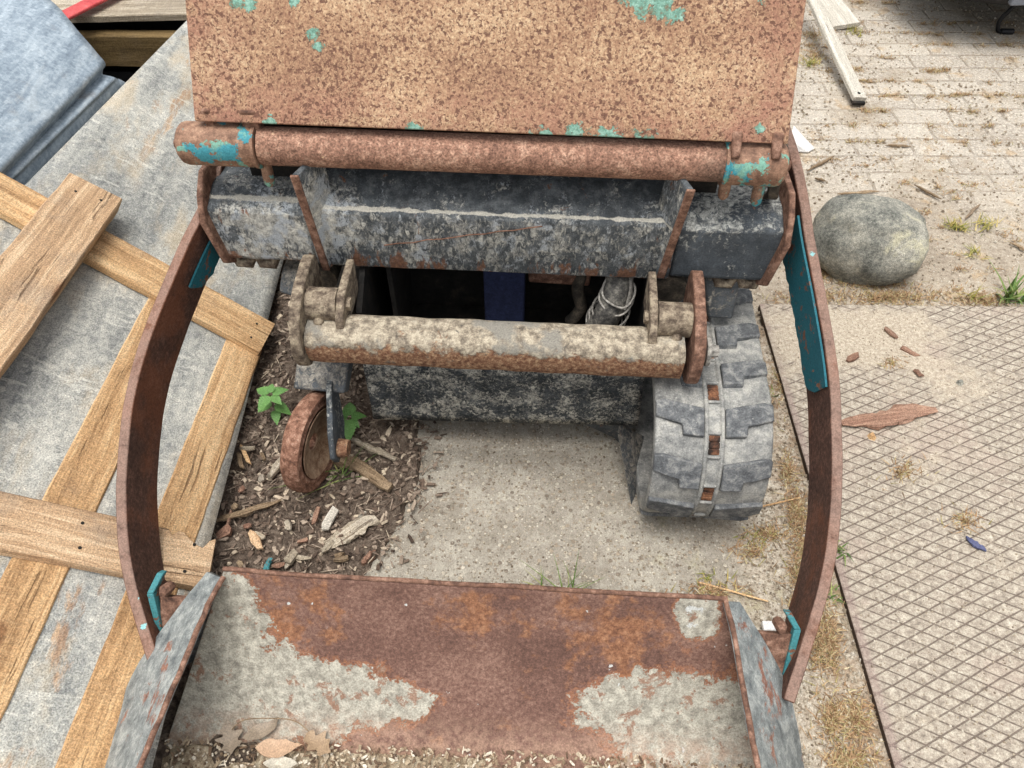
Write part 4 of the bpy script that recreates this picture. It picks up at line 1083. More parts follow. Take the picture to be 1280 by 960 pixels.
# ------------------------------------------------------------------ galvanised troughs far left
def trough(name, pts_far, near, label, th=.004):
    """curved sheet: cross-section at the far end, swept by the vector near towards the camera"""
    P = smoothpath(pts_far, 6); mb = MB(); n = len(P); ns = 40
    def f(i, j):
        t = j / ns; p = P[i]
        return Vector((p.x + near.x * t, p.y + near.y * t, p.z + near.z * t * min(1, p.z / .3) + .0015 * mnoise.noise(Vector((i * .2, t * 4, 1)))))
    mb.add([f(i, j) for j in range(ns + 1) for i in range(n)], [[j * n + i, j * n + i + 1, (j + 1) * n + i + 1, (j + 1) * n + i] for j in range(ns) for i in range(n - 1)])
    o = mb.build(name, M['galv'], smooth=60)
    sm = o.modifiers.new('thick', 'SOLIDIFY'); sm.thickness = th; sm.offset = 0
    return tag(o, label, 'metal trough')
s0 = on_crate(159, 106, -.022); sn = on_crate(40, 226, -.030); nv = (sn - s0) * 2.2
e0 = on_crate(131, 80, .035); en = on_crate(-4, 219, .035); nve = (en - e0) * 2.2
e1 = G(100, 42, e0.z + .06); e2 = G(62, 0, e0.z + .11); e01 = e0.lerp(e1, .25) + Vector((0, 0, .006))
trough('galvanised_trough', [(e0.x - .03, e0.y - .012, .02), (e0.x - .03, e0.y - .012, e0.z * .6), (e0.x - .02, e0.y - .006, e0.z - .035), tuple(e0), tuple(e01), tuple(e1), tuple(e2), (e2.x - .16, e2.y + .09, e2.z + .03), (e2.x - .5, e2.y + .12, e2.z + .02), (e2.x - .7, e2.y + .1, .3), (e2.x - .72, e2.y + .1, .02)], nve,
       'big curved galvanised steel trough upside down in the upper left corner')
s1 = on_crate(138, 96, .012)
trough('galvanised_trough', [(s0.x - .08, s0.y - .02, .02), (s0.x - .08, s0.y - .02, s0.z * .6), (s0.x - .05, s0.y - .01, s0.z - .03), (s0.x - .012, s0.y, s0.z - .016), tuple(s0), tuple(s0.lerp(s1, .5) + Vector((0, 0, .006))), tuple(s1), (s1.x - .10, s1.y + .02, s1.z + .01)], nv,
       'lower galvanised trough rim showing as a narrow strip beneath the big trough')

# ------------------------------------------------------------------ stacked pallet behind
pal = empty('stacked_pallet', (-1.3, 2.75, 0))
tag(pal, 'dark old pallet of rough timbers behind the crate side, by the hood', 'pallet')
def wboard(name, a, b, width, thick, mat, parent, up=(0, 0, 1)): return board(name, a, b, width, thick, 0, mat, parent, wdir=up, nx=30)
wboard('deck_board', (-2.3, 2.86, .262), (-.55, 2.92, .272), .22, .022, M['oldwood'], pal)
wboard('deck_board', (-2.3, 3.12, .262), (-.55, 3.16, .268), .20, .022, M['oldwood'], pal)
wboard('deck_board', (-2.3, 3.40, .262), (-.55, 3.42, .268), .24, .022, M['oldwood'], pal)
wboard('stringer', (-2.3, 2.80, .170), (-.55, 2.80, .170), .115, .05, M['darkwood'], pal, (0, -1, 0))
wboard('stringer', (-2.3, 3.2, .170), (-.55, 3.2, .170), .12, .05, M['darkwood'], pal, (0, -1, 0))
for x in (-2.0, -1.42, -.8):
    wboard('block', (x, 2.86, .014), (x + .1, 2.86, .014), .10, .095, M['darkwood'], pal)
    wboard('block', (x, 2.92, .23), (x + .1, 2.92, .23), .08, .033, M['darkwood'], pal)
for nm, x0, x1, y0, y1, h, lb in (('shade_fill_crate', -2.15, -.62, 2.88, 3.45, .235, 'black box added to fill the shaded gap inside the old pallet'),
                                 ('shade_fill_tray', -2.0, -.60, 2.46, 2.775, .085, 'black tray shape added for the shade on the ground before the old pallet')):
    mb = MB(); t = .012  # black boxes added to stand in for the shaded void at the pallet
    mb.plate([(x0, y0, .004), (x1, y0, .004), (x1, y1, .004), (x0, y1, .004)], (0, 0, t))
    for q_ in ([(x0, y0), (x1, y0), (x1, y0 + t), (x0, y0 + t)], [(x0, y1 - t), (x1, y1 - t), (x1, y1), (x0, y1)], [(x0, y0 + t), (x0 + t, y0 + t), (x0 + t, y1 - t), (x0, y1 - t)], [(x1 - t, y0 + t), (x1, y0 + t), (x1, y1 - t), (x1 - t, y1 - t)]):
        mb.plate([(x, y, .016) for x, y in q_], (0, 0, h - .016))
    M['blk'] = M.get('blk') or mk_simple('shade_fill_black', [(.35, (14, 14, 15)), (.65, (28, 28, 29))], 20, .5)
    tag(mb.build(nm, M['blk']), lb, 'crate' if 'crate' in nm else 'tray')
mb = MB(); a, b = G(72, 27, .31), G(137, -6, .31); d = (b - a).normalized(); sv = Vector((-d.y, d.x, 0)) * .032
mb.plate([a - d * .2 - sv, b + d * .1 - sv, b + d * .1 + sv, a - d * .2 + sv], (0, 0, .012))
s = NT('faded_red_plastic'); M['red'] = s.done(s.ramp(s.noise(20, 6, .7), [(.35, srgb(176, 62, 64)), (.6, srgb(204, 92, 90)), (.75, srgb(222, 150, 140))]), .5)
tag(mb.build('red_strip', M['red'], bevel=.004), 'flat faded red plastic strip lying across the rough pallet boards', 'strip')

# ------------------------------------------------------------------ boulder
mb = MB(); bm = bmesh.new(); bmesh.ops.create_icosphere(bm, subdivisions=5, radius=1)
bc = G(1088, 300, .085)
for vv in bm.verts:
    p = vv.co.copy(); k = 1 + .15 * mnoise.noise(p * 1.2 + Vector((3, 8, 1))) + .05 * mnoise.noise(p * 2.9 + Vector((1, 2, 5))) + .012 * mnoise.fractal(p * 8, 1, 2, 4)
    q_ = Vector((math.copysign(abs(p.x) ** .86, p.x), math.copysign(abs(p.y) ** .9, p.y), math.copysign(abs(p.z) ** .85, p.z))) * k
    vv.co = Vector((q_.x * .172, q_.y * .125, q_.z * .125))
me = bpy.data.meshes.new('boulder'); bm.to_mesh(me); bm.free(); me.materials.append(M['boulder'])
me.polygons.foreach_set('use_smooth', [True] * len(me.polygons))
bo = bpy.data.objects.new('boulder', me); COL.objects.link(bo); bo.location = (bc.x, bc.y, .078); bo.rotation_euler = (R(-6), R(5), R(-8))
tag(bo, 'rounded grey granite boulder on the sandy ground right of the loader', 'boulder')

# ------------------------------------------------------------------ parked vehicle corner, top right
car = empty('parked_car', (2.3, 3.5, 0))
tag(car, 'dark lower corner of a parked vehicle at the top right edge', 'vehicle')
M['blackplastic'] = mk_simple('black_bumper_plastic', [(.35, (18, 18, 19)), (.6, (34, 34, 36))], 20, .45)
M['carpaint'] = mk_simple('dark_grey_car_paint', [(.3, (104, 108, 116)), (.7, (124, 128, 136))], 5, .3)
mb = MB(); c0 = G(1205, 9, .17); yy = c0.y - .05
pr = []
for k in range(13):
    a = PI * .5 * k / 12; pr.append((1.62 + .35 - .35 * math.cos(a), yy + .30 - .30 * math.sin(a)))
pr += [(3.6, yy - .03)]
def hull(z, gr): return [Vector((x + gr, y + gr, z)) for x, y in pr] + [Vector((3.6, yy + 1.6, z)), Vector((1.62 + gr, yy + 1.6, z))]
mb.hexa(hull(.17, .05), hull(.30, .0)); part_ = mb.build('lower_bumper', M['blackplastic'], car, bevel=.02)
mb = MB(); mb.hexa(hull(.302, .002), hull(.72, .05)); mb.build('body', M['carpaint'], car, bevel=.03)
mb = MB(); mb.box((2.6, yy + .9, .22), (1.6, 1.2, .12)); mb.build('underbody', M['blackplastic'], car)
hk = G(1248, 41, .0)
mb = MB(); mb.tube(smoothpath([(hk.x + .03, hk.y + .02, .19), (hk.x + .012, hk.y, .12), (hk.x - .018, hk.y, .06), (hk.x - .012, hk.y - .005, .016), (hk.x + .01, hk.y - .01, .010), (hk.x + .035, hk.y - .012, .012)], 5), .009, 8)
mb.tube([(hk.x + .0, hk.y - .012, .012), (hk.x + .05, hk.y - .014, .012)], .013, 8)
mb.build('stand_leg', M['blackplastic'], car, smooth=50)
mb = MB(); gp = G(1272, 8, .19); mb.plate([gp + Vector((-.03, 0, 0)), gp + Vector((.3, .02, .0)), gp + Vector((.3, .02, .1)), gp + Vector((-.02, .02, .1))], (0, .03, 0)); mb.build('skirt_plate', M['carpaint'], car, bevel=.005)

for o in car.children: o.location = -Vector(car.location)

# ------------------------------------------------------------------ slats and bits at the top right
def lying(name, a, b, width, thick, mat, label, cat, tilt=0.0, ragged=0.0, group=None):
    o = board(name, a, b, width, thick, 0, mat, None, wdir=(math.sin(tilt), 0, math.cos(tilt)), ragged=ragged, nx=24)
    tag(o, label, cat, group); return o
slat = lying('bleached_board', G(1008, -14, .13), G(1074, 127, .022), .052, .016, M['greywood'], 'long thin bleached wood slat with a nail hole, propped beside the hood', 'slat', .1)
lying('bleached_board', G(1010, -30, .04), G(1058, 36, .008), .115, .018, M['greywood'], 'short wide grey board behind the long propped slat', 'board', -.1)
mb = MB(); Ls = max(p.co.x for p in slat.data.vertices); mb.lathe([(0, .0006), (.0065, .0006), (.007, -.002)], (Ls - .024, .0, .016), (0, 0, 1), 12); mb.build('nail_hole', M['dark'], slat)
mb = MB(); mb.box((Ls - .004, .0, -.006), (.03, .05, .012)); mb.build('end_cleat', M['dark'], slat, bevel=.002)
mb = MB(); q0 = [G(992, 158, .05), G(1004, 172, .012), G(1018, 186, .006), G(1010, 191, .004), G(994, 190, .004), G(986, 176, .05)]
mb.plate(q0, (0, 0, .004)); M['white'] = mk_simple('white_enamel', [(.3, (220, 218, 212)), (.7, (236, 234, 230))], 30, .5)
tag(mb.build('white_shard', M['white'], bevel=.001), 'small white broken shard on the sand right of the hood', 'shard')

# ------------------------------------------------------------------ scatter: grit, mulch, dry moss (uncountable)
def stone(mb, p, r, mi=0):
    k = 6; rot = Matrix.Rotation(random.uniform(0, 6.28), 3, 'Z')
    vs = [p + rot @ Vector((math.cos(2 * PI * i / k) * r * random.uniform(.7, 1.2), math.sin(2 * PI * i / k) * r * random.uniform(.6, 1.0), -.3 * r)) for i in range(k)]
    vs += [p + rot @ Vector((math.cos(2 * PI * i / k + .4) * r * random.uniform(.35, .7), math.sin(2 * PI * i / k + .4) * r * random.uniform(.3, .6), r * random.uniform(.35, .6))) for i in range(k)]
    mb.add(vs, [[i, (i + 1) % k, k + (i + 1) % k, k + i] for i in range(k)] + [[k + i for i in range(k)]], mi)
def flake(mb, p, l, wd, th, rz, tx, ty, mi=0):
    rot = Matrix.Rotation(rz, 3, 'Z') @ Matrix.Rotation(tx, 3, 'X') @ Matrix.Rotation(ty, 3, 'Y')
    j = lambda: random.uniform(.7, 1.15)
    q = [(-l * j() / 2, -wd * j() / 2), (l * j() * .2, -wd * j() / 2), (l * j() / 2, -wd * .1 * j()), (l * j() / 2.2, wd * j() / 2.4), (-l * j() / 2.4, wd * j() / 2)]
    mb.hexa([p + rot @ Vector((x, y, 0)) for x, y in q], [p + rot @ Vector((x * .96, y * .94, th)) for x, y in q], mi)
def blade(mb, p, l, wd, az, lean, droop, mi=0, n=4):
    d = Vector((math.cos(az), math.sin(az), 0)); sd_ = Vector((-d.y, d.x, 0)); vs = []
    for i in range(n + 1):
        t = i / n; q = p + d * (l * (lean * t + droop * t * t)) + Vector((0, 0, l * (t - .55 * droop * t * t) * max(.1, 1 - lean * .6)))
        wv = wd * (1 - t ** 1.5) * .5 + .0002
        vs += [q - sd_ * wv, q + sd_ * wv]
    mb.add(vs, [[2 * i, 2 * i + 1, 2 * i + 3, 2 * i + 2] for i in range(n)], mi)

GRIT = mk_chips('grit_stones', [(.0, (124, 112, 96)), (.3, (156, 143, 123)), (.55, (172, 160, 140)), (.8, (190, 180, 161)), (1, (212, 205, 190))])
mb = MB()
for i in range(5200):
    x, y = random.uniform(-.4, .6), random.uniform(.35, 1.3)
    if inpoly(x, y, conc): stone(mb, Vector((x, y, .0135)), random.choice((.0012, .0016, .002, .0026, .0034)))
for i in range(9000):
    y = random.uniform(.3, 3.6); x = random.uniform(.5, .72) if y < 1.57 else random.uniform(.45, .75 + y * .55)
    stone(mb, Vector((x, y, .0145 if y < 1.57 else .002)), random.choice((.0014, .002, .0026, .0034, .0046)) * (1.0 if y < 2 else 1.3))
for i in range(4200):
    x, y = random.uniform(.71, 1.7), random.uniform(.3, 1.56)
    stone(mb, Vector((x, y, .0285)), random.choice((.0012, .0016, .0022, .003)))
stuff(mb.build('grit', GRIT, fix=False), 'fine grit and sand grains scattered over the slab, panel and paving', 'grit')

MUL = mk_chips('mulch_chips', [(.0, (60, 50, 44)), (.22, (100, 84, 72)), (.45, (128, 112, 98)), (.68, (154, 138, 122)), (.88, (184, 168, 148)), (1, (212, 196, 170))])
mb = MB()
def soil_z(x, y): return .022 + .02 * mnoise.fractal(Vector((x * 14, y * 14, 0)), 1.0, 2.0, 4)
cnt = 0
while cnt < 7500:
    x, y = random.uniform(-.95, -.16), random.uniform(.55, 1.75)
    if not inpoly(x + random.uniform(-.05, .03), y + random.uniform(-.03, .03), soil): continue
    cnt += 1
    k = random.random(); z = max(soil_z(x, y), .014) + random.uniform(-.002, .008)
    if k < .5: flake(mb, Vector((x, y, z)), random.uniform(.006, .026), random.uniform(.003, .011), random.uniform(.001, .004), random.uniform(0, 6.3), random.uniform(-.5, .5), random.uniform(-.5, .5))
    elif k < .8: flake(mb, Vector((x, y, z)), random.uniform(.012, .05), random.uniform(.0012, .003), .0015, random.uniform(0, 6.3), random.uniform(-.4, .4), random.uniform(-.4, .4))
    else: stone(mb, Vector((x, y, z)), random.uniform(.002, .006))
stuff(mb.build('mulch', MUL, fix=False), 'dark crumbled bark mulch and twigs covering the soil left of the slab', 'mulch')

MOSS = mk_blades('dry_moss', [(.0, (108, 86, 60)), (.3, (150, 118, 84)), (.5, (176, 144, 110)), (.7, (186, 162, 122)), (.85, (140, 132, 78)), (1, (206, 190, 156))])
mb = MB()
def mosspatch(u, v, ru, rv, n, z=.0, l=.016):
    for i in range(n):
        a, r_ = random.uniform(0, 6.3), abs(random.gauss(0, .5))
        p = G(u + ru * r_ * math.cos(a), v + rv * r_ * math.sin(a), z)
        blade(mb, p, random.uniform(.5, 1.3) * l, random.uniform(.0012, .0026), random.uniform(0, 6.3), random.uniform(.2, 1.4), random.uniform(.0, .5), n=2)
for u, v, ru, rv, n in ((1110, 372, 110, 16, 1100), (1010, 372, 60, 12, 400), (1230, 376, 60, 14, 450), (1090, 356, 66, 5, 420), (1030, 340, 14, 16, 160), (995, 640, 14, 40, 420), (1000, 720, 22, 50, 420), (1022, 800, 20, 50, 500), (1040, 900, 26, 40, 400), (1060, 950, 40, 20, 400),
                        (985, 590, 8, 40, 200), (1005, 690, 16, 60, 400), (1036, 800, 16, 60, 500), (1070, 900, 22, 40, 420), (975, 480, 14, 40, 200), (960, 668, 30, 14, 200), (1018, 70, 30, 26, 420), (1015, 45, 30, 16, 260), (940, 690, 40, 16, 160), (890, 740, 60, 12, 200), (1130, 590, 30, 22, 120), (1115, 455, 24, 8, 60), (1205, 650, 24, 18, 120)):
    mosspatch(u, v, ru, rv, n, .028 if u > 1060 and 400 < v < 780 else .014 if v > 400 else .002)
rows = [3, 16, 29, 42, 57, 73, 88, 103, 120, 138, 157, 178]
for i in range(110):
    v = random.choice(rows) + random.uniform(-2, 2); u = random.uniform(1010, 1290)
    if u > 1130 and v < 25: continue
    mosspatch(u, v, random.uniform(8, 26), random.uniform(1.5, 5), random.randint(20, 70), .001, .014)
for i in range(46):
    mosspatch(random.uniform(1000, 1290), random.uniform(170, 372), random.uniform(8, 34), random.uniform(2, 8), random.randint(8, 40), .001, .013)
stuff(mb.build('dry_moss', MOSS, fix=False), 'dry brown moss in the paving joints and along the edge of the grid panel', 'moss')

# dirt in the bucket
mb = MB()
def dirt(a, b):
    p = L(205 + 745 * a, 925 + 30 * a + 175 * b, z=.022)
    p.z = .020 + .016 * mnoise.fractal(Vector((p.x * 12, p.y * 12, 5)), 1, 2, 4) + .014 * (1 - a) - .012 * (b < .03)
    return to_world(p)
mb.grid(dirt, 90, 40)
stuff(mb.build('bucket_dirt', mk_simple('sandy_bucket_dirt', [(.34, (112, 96, 78)), (.5, (160, 144, 120)), (.64, (196, 184, 160))], 60, .95, 90, .006), smooth=60), 'sandy dirt lying in the bottom of the bucket', 'dirt')
mb = MB(); 
for i in range(1500):
    a = random.random() ** 1.0; p = to_world(L(205 + 745 * a, 922 + 30 * a + random.uniform(0, 60), z=.034 + .012 * (1 - a)))
    if random.random() < .55: flake(mb, p, random.uniform(.004, .018), random.uniform(.002, .007), .0015, random.uniform(0, 6.3), random.uniform(-.5, .5), random.uniform(-.5, .5))
    else: stone(mb, p, random.uniform(.0015, .004))
CH2 = mk_chips('bucket_litter', [(.0, (78, 62, 50)), (.25, (130, 108, 86)), (.5, (170, 152, 126)), (.8, (198, 184, 160)), (1, (222, 214, 196))])
stuff(mb.build('bucket_litter', CH2, fix=False), 'crumbs of dry litter and grit in the bucket', 'litter')

# ------------------------------------------------------------------ individual debris
def chunk(name, u0, v0, u1, v1, wd, th, mat, label, cat, z=.03, group=None, taper=.5, seed=0):
    """irregular splinter from one pixel to another on the ground"""
    a, b = G(u0, v0, z), G(u1, v1, z); X = (b - a); Ln = X.length; n = 18; mb = MB(); k = 7; vs = []
    for i in range(n + 1):
        t = i / n; e = (math.sin(PI * min(max(t, .03), .97)) ** taper)
        for q_ in range(k):
            an = 2 * PI * q_ / k
            cy = math.copysign(abs(math.cos(an)) ** .6, math.cos(an)); cz = math.copysign(abs(math.sin(an)) ** .6, math.sin(an))
            jw = 1 + .55 * mnoise.noise(Vector((t * 7, q_ * 1.3, seed + 3))) + .2 * mnoise.noise(Vector((t * 19, q_ * 2.3, seed)))
            vs.append(Vector((Ln * t, wd / 2 * e * cy * jw + .5 * wd * mnoise.noise(Vector((t * 2.6, seed * 3.3, 0))), th / 2 + th / 2 * e * cz * jw)))
    mb.add(vs, [[i * k + q_, i * k + (q_ + 1) % k, (i + 1) * k + (q_ + 1) % k, (i + 1) * k + q_] for i in range(n) for q_ in range(k)] + [list(range(k)), [n * k + q_ for q_ in range(k)]])
    o = mb.build(name, mat, smooth=20)
    o.location = a; o.rotation_euler = (0, 0, math.atan2(X.y, X.x))
    return tag(o, label, cat, group)
def chip(name, u0, v0, u1, v1, wd, th, mat, label, cat, z=.03, group=None, taper=.5, seed=0):
    """flat angular splinter"""
    rs = random.Random(seed * 7 + 1); a, b = G(u0, v0, z), G(u1, v1, z); X = b - a; Ln = X.length; mb = MB()
    up_ = [(0, rs.uniform(.1, .5)), (rs.uniform(.12, .3), rs.uniform(.6, 1)), (rs.uniform(.45, .7), rs.uniform(.5, 1)), (1, rs.uniform(.0, .6))]
    dn_ = [(rs.uniform(.8, .97), -rs.uniform(.4, .9)), (rs.uniform(.3, .6), -rs.uniform(.6, 1)), (rs.uniform(.0, .12), -rs.uniform(.2, .8))]
    q_ = [(x * Ln, y * wd / 2) for x, y in up_ + dn_]
    mb.hexa([(x, y, 0) for x, y in q_], [(x * .97 + .01 * Ln, y * .92, th * (1 + .5 * rs.uniform(-1, 1))) for x, y in q_])
    o = mb.build(name, mat); o.location = a; o.rotation_euler = (rs.uniform(-.3, .3), rs.uniform(-.12, .12), math.atan2(X.y, X.x))
    return tag(o, label, cat, group)
chunk('bark_piece', 1048, 526, 1168, 512, .050, .014, M['barkwood'], 'long reddish bark piece lying on the diamond grid panel', 'bark', .029, seed=2)
chunk('wood_stick', 412, 570, 490, 612, .030, .022, M['twigwood'], 'short broken grey stick end against the rusty idler wheel', 'stick', .03, taper=.15, seed=5)
chunk('wood_stick', 262, 656, 352, 627, .016, .012, M['twigwood'], 'thin brown twig lying on the mulch beside the batten', 'twig', .034, seed=8)
chunk('wood_chip', 412, 688, 470, 648, .042, .012, M['oldwood'], 'large grey splintered wood chip at the edge of the mulch', 'wood chip', .030, taper=.25, seed=11)
chip('wood_chip', 404, 664, 420, 634, .026, .005, M['greywood'], 'pale triangular wood chip standing out on dark mulch', 'wood chip', .040, seed=13)
chip('wood_chip', 312, 664, 328, 686, .024, .006, M['beamwood'], 'small tan rectangular wood chip near the bucket corner', 'wood chip', .038, taper=.2, seed=14)
chip('wood_chip', 360, 706, 372, 688, .024, .010, M['oldwood'], 'small greyish chip just behind the bucket rim', 'wood chip', .036, taper=.25, seed=17)
chip('wood_chip', 300, 556, 312, 580, .012, .004, M['plank'], 'orange splinter on the soil by the pale batten', 'wood chip', .036, seed=19)
chip('bark_piece', 290, 660, 268, 672, .03, .012, M['barkwood'], 'dark bark lump beside the torn end of the lower batten', 'bark', .036, seed=21)
chip('bark_piece', 336, 600, 356, 570, .026, .012, M['oldwood'], 'grey bark slab on the mulch left of the idler wheel', 'bark', .036, taper=.3, seed=23)
chunk('bark_piece', 440, 552, 496, 575, .018, .012, M['oldwood'], 'crumbly grey wood strip below the right nettle seedling', 'wood strip', .03, taper=.3, seed=24)
chip('wood_chip', 452, 706, 472, 690, .02, .010, M['barkwood'], 'dark brown chip on bare concrete by the mulch edge', 'wood chip', .020, seed=26)
chunk('metal_rod', 326, 724, 340, 700, .012, .012, M['teal'], 'small teal painted rod end sticking up behind the bucket rim', 'rod', .036, taper=.05, seed=27)
chunk('scrap', 1206, 672, 1232, 690, .014, .008, mk_simple('blue_grey_scrap', [(.35, (62, 66, 96)), (.6, (92, 96, 126))], 60), 'crumpled dark blue scrap on the grid panel', 'scrap', .030, seed=31)
for u0, v0, u1, v1, lb, sd_ in ((1104, 410, 1122, 424, 'dark curled leaf on the panel nearest its far edge', 3), (1058, 452, 1074, 444, 'dark brown leaf bit beside the bowed right arm', 5), (1126, 434, 1150, 446, 'ragged brown leaf bit in the middle of the far panel', 7),
                            (1142, 462, 1152, 472, 'thin dark leaf curl on the panel near a grey pebble', 9)):
    chip('leaf_bit', u0, v0, u1, v1, .022, .004, M['barkwood'], lb, 'leaf', .030, seed=sd_)
rs = random.Random(5)
for k in range(46):
    u, v = rs.uniform(262, 470), rs.uniform(500, 712)
    if 335 < u < 470 and v < 625: continue
    if u + (v - 500) * .37 < 312: continue
    an = rs.uniform(0, 6.28); ln = rs.uniform(8, 24)
    chip('bark_chip', u, v, u + ln * math.cos(an), v + ln * math.sin(an), rs.uniform(.009, .022), rs.uniform(.003, .007), M[rs.choice(('barkwood', 'twigwood', 'oldwood', 'twigwood', 'oldwood'))], 'small loose bark or wood chip strewn on the dark mulch', 'wood chip', .036, 'loose chips on the mulch', seed=100 + k)
mb = MB(); stone(mb, Vector((0, 0, 0)), .013); o = mb.build('pebble', M['boulder']); o.location = G(1200, 478, .031); tag(o, 'grey pebble lying alone on the grid panel', 'pebble')
mb = MB(); stone(mb, Vector((0, 0, 0)), .012); o = mb.build('pebble', M['plank']); o.location = G(1090, 545, .031); tag(o, 'yellowish pebble on the panel below the long bark piece', 'pebble')
for u0, v0, u1, v1, lb, sd_ in ((1008, 215, 1042, 196, 'pale crooked twig on sand above the boulder', 1), (1046, 243, 1098, 240, 'brown twig lying just behind the boulder', 2), (1106, 183, 1138, 184, 'short straight twig on the paving', 4),
                            (1018, 224, 1032, 228, 'chunky brown bark bit by the loader arm', 6), (1142, 232, 1176, 250, 'forked brown twig on sand right of the boulder', 8), (1206, 275, 1224, 256, 'grey upright leaf by a green weed', 10), (1262, 304, 1284, 316, 'dark twig at the right edge on sand', 12)):
    chunk('twig', u0, v0, u1, v1, .010, .008, M['twigwood'], lb, 'twig', .004, seed=sd_)
chunk('straw_stem', 926, 640, 1000, 622, .004, .003, M['plank'], 'dry straw stem lying in front of the rubber track', 'straw', .02, taper=.1, seed=41)
chunk('straw_stem', 872, 728, 960, 752, .004, .003, M['plank'], 'long dry straw stem along the bucket back', 'straw', .018, taper=.1, seed=43)
mb = MB(); p = G(962, 783, .03); mb.box((0, 0, 0), (.03, .02, .012)); o = mb.build('white_shard', M['white'], bevel=.002); o.location = p; tag(o, 'tiny white chip tucked behind the right bucket ear', 'shard')

# dry leaves in the bucket
def leaf_mesh(mb, c, ln, wd, rz, lobes=0, curl=.2, tilt=0.0, n=18):
    rot = Matrix.Rotation(rz, 3, 'Z') @ Matrix.Rotation(tilt, 3, 'X'); L1, L2, mid = [], [], []
    for i in range(n + 1):
        t = i / n; wv = wd / 2 * (math.sin(PI * t ** .85) ** .8) * (1 + (.32 * math.sin(t * PI * 2 * lobes) if lobes else .03 * math.sin(i * 2.4)))
        zc = curl * ln * (t - .5) ** 2
        mid.append(c + rot @ Vector((ln * (t - .5), 0, zc)))
        L1.append(c + rot @ Vector((ln * (t - .5), wv, zc + curl * wv * .6))); L2.append(c + rot @ Vector((ln * (t - .5), -wv, zc + curl * wv * .6)))
    vs = L1 + mid + L2; k = n + 1
    mb.add(vs, [[i, i + 1, k + i + 1, k + i] for i in range(n)] + [[k + i, k + i + 1, 2 * k + i + 1, 2 * k + i] for i in range(n)])
DL = [mk_leaf('dry_leaf_tan', (140, 118, 94), (176, 152, 124)), mk_leaf('dry_leaf_pink', (166, 136, 112), (200, 170, 140)), mk_leaf('dry_leaf_grey', (132, 118, 102), (164, 150, 132)), mk_leaf('dry_leaf_white', (176, 168, 152), (204, 198, 182))]
for u, v, ln, wd, rz, lob, mi, lb in ((288, 926, .055, .040, -1.2, 3, 2, 'grey lobed dry leaf in the bucket corner'), (350, 936, .085, .034, .05, 0, 1, 'pale pink smooth dry leaf on the bucket dirt'), (398, 932, .06, .036, -.6, 3, 0, 'tan lobed leaf with a long stalk in the bucket'),
                                  (352, 956, .06, .028, .0, 0, 3, 'whitish dry leaf at the bottom edge of the bucket dirt'), (330, 915, .07, .03, .5, 0, 2, 'brown shaded leaf behind the pale pink leaf')):
    mb = MB(); leaf_mesh(mb, Vector(), ln, wd, rz, lob, random.uniform(.3, .9), random.uniform(-.4, .4)); roughen(mb, .005, 45, u)
    o = mb.build('dry_leaf', DL[mi], smooth=60, fix=False); o.location = G(u, v, .050); tag(o, lb, 'leaf')
mb = MB(); mb.tube(smoothpath([G(290, 912, .062), G(305, 900, .075), G(340, 898, .08), G(368, 901, .075), G(386, 914, .062)], 5), .0012, 6)
tag(mb.build('leaf_stalk', M['twigwood'], smooth=50), 'thin curved leaf stalk arching over the leaves in the bucket', 'stalk')

# nettle seedlings
LEAFG = mk_leaf('nettle_leaf', (84, 132, 66), (128, 172, 100)); STEM = mk_leaf('plant_stem', (92, 100, 62), (120, 126, 82))
def seedling(u, v, z, spec, label):
    base = G(u, v, .02); pl_ = empty('nettle_seedling', base); tag(pl_, label, 'plant')
    top = Vector((.0, .0, z)); mb = MB(); mb.tube([Vector((0, 0, 0)), Vector((.004, .002, z * .5)), top], .0016, 6); mb.build('stem', STEM, pl_, smooth=50)
    for az, ln, el, hz in spec:
        mb = MB(); d = Vector((math.cos(az) * math.cos(el), math.sin(az) * math.cos(el), math.sin(el))); sd_ = Vector((-math.sin(az), math.cos(az), 0)); nn = d.cross(sd_)
        n = 16; rows_ = []
        for i in range(n + 1):
            t = i / n; wv = ln * .36 * (math.sin(PI * t ** .62) ** .9) * (1 + .13 * (1 if i % 2 else -1)) * (1 - .15 * t) + .0003
            c = top * hz + d * (ln * .12 + ln * t) + Vector((0, 0, -ln * .30 * t * t))
            rows_.append([c + sd_ * wv + Vector((0, 0, .2 * wv)), c + sd_ * wv * .5 + Vector((0, 0, .16 * wv)), c, c - sd_ * wv * .5 + Vector((0, 0, .16 * wv)), c - sd_ * wv + Vector((0, 0, .2 * wv))])
        vs = [p for r_ in rows_ for p in r_]
        mb.add(vs, [[i * 5 + k, i * 5 + k + 1, i * 5 + 6 + k, i * 5 + 5 + k] for i in range(n) for k in range(4)])
        mb.build('leaf', LEAFG, pl_, smooth=70, fix=False)
seedling(348, 520, .085, ((.5, .040, .1, 1.0), (2.6, .042, .1, 1.0), (4.2, .044, -.05, 1.0), (5.6, .036, .1, .98), (1.6, .03, .3, 1.02), (3.4, .036, -.3, .6), (5.9, .042, -.3, .6), (4.9, .035, -.2, .35)), 'green nettle seedling on the soil left of the idler wheel')
seedling(443, 545, .075, ((1.7, .046, .15, 1.0), (3.2, .036, .1, 1.0), (.2, .036, .1, 1.0), (4.75, .052, -.15, 1.0), (5.6, .028, -.1, .95), (2.5, .03, .2, 1.02)), 'green nettle seedling between the yoke and belly plate')

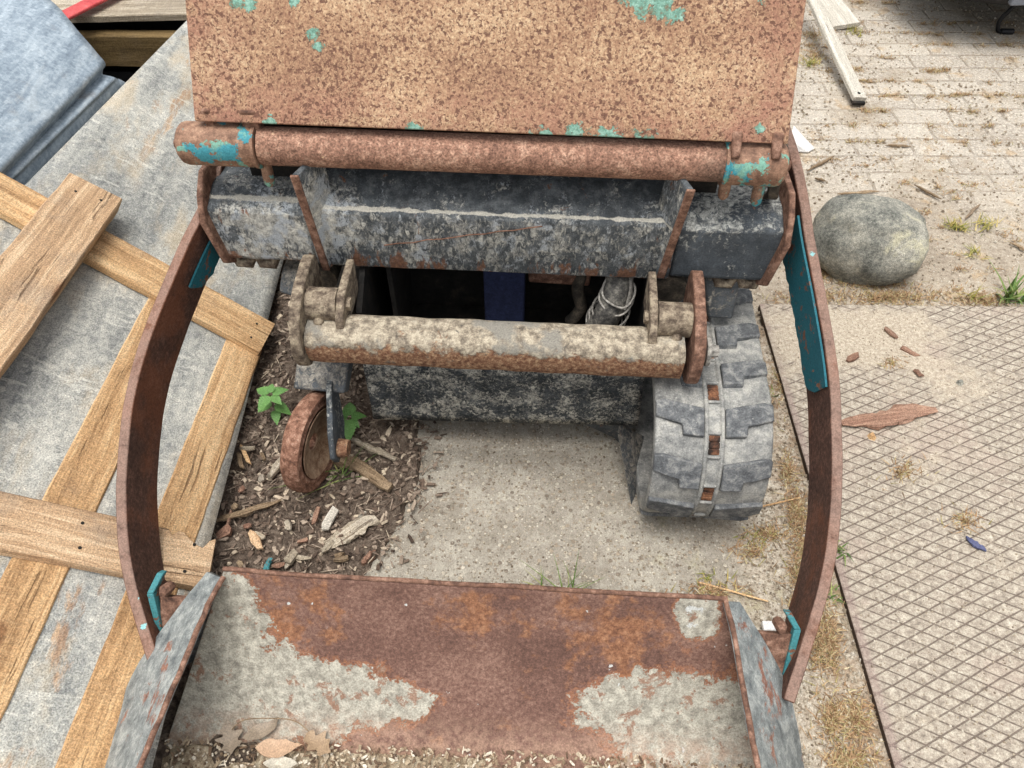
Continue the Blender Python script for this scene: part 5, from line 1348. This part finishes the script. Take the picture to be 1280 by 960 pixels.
# grass tufts and weeds
GR = mk_blades('green_grass', [(.0, (64, 92, 44)), (.4, (96, 122, 62)), (.75, (128, 142, 80)), (1, (160, 160, 104))])
GRY = mk_blades('yellowing_grass', [(.0, (108, 116, 52)), (.4, (142, 140, 70)), (.75, (178, 160, 92)), (1, (196, 178, 120))])
def tuft(u, v, n, l, mat, label, z=.012, wd=.0028, spread=.012, lean=.5):
    mb = MB()
    for i in range(n):
        a = random.uniform(0, 6.3); p = Vector((random.gauss(0, spread), random.gauss(0, spread * .7), 0))
        blade(mb, p, l * random.uniform(.45, 1.15), wd * random.uniform(.6, 1.2), random.uniform(0, 6.3), lean * random.uniform(.2, 1.4), random.uniform(0, .6), n=5)
    o = mb.build('grass_tuft', mat, fix=False); o.location = G(u, v, z); return tag(o, label, 'grass tuft')
tuft(708, 738, 16, .10, GR, 'sparse green grass tuft behind the bucket rim', .012, .0026, .010, .5)
tuft(676, 738, 8, .05, GR, 'low dark grass blades left of the sparse tuft by the bucket rim', .012, .0026, .012, 1.2)
tuft(430, 590, 14, .07, GR, 'green grass blades under the stick by the idler wheel', .03, .003, .016, 1.2)
tuft(1264, 372, 34, .10, GR, 'broad green weed at the right edge beside the grid panel', .004, .008, .02, .6)
tuft(1214, 372, 18, .06, GRY, 'yellowish weed tuft left of the broad green weed', .004, .004, .008, .5)
tuft(1194, 284, 60, .035, GRY, 'low mossy weed right of the boulder', .002, .0035, .015, .8)
tuft(1232, 282, 50, .04, GRY, 'brownish weed tuft by an upright grey leaf', .002, .003, .022, .8)
tuft(1218, 318, 34, .03, GRY, 'small yellow green weed on sand below the mossy weed', .002, .003, .015, .8)
tuft(1050, 690, 20, .03, GR, 'small green weed at the panel edge beside the right arm', .028, .004, .01, .8)
tuft(1040, 745, 22, .035, GR, 'bright green weed under the bowed right arm', .006, .006, .010, .8)
tuft(968, 496, 12, .035, GR, 'tiny green weed between the track and the panel', .006, .006, .008, .6)
tuft(946, 672, 40, .018, GRY, 'yellow green moss clump in front of the track', .012, .003, .022, .8)
tuft(886, 728, 40, .02, GRY, 'mossy clump at the right end of the bucket rim', .012, .003, .025, .8)
tuft(1068, 42, 40, .04, GRY, 'yellow weed at the end of the grey board', .002, .003, .02, .7)
tuft(1012, 80, 60, .035, GRY, 'dense mossy weed under the long slat', .002, .003, .02, .9)
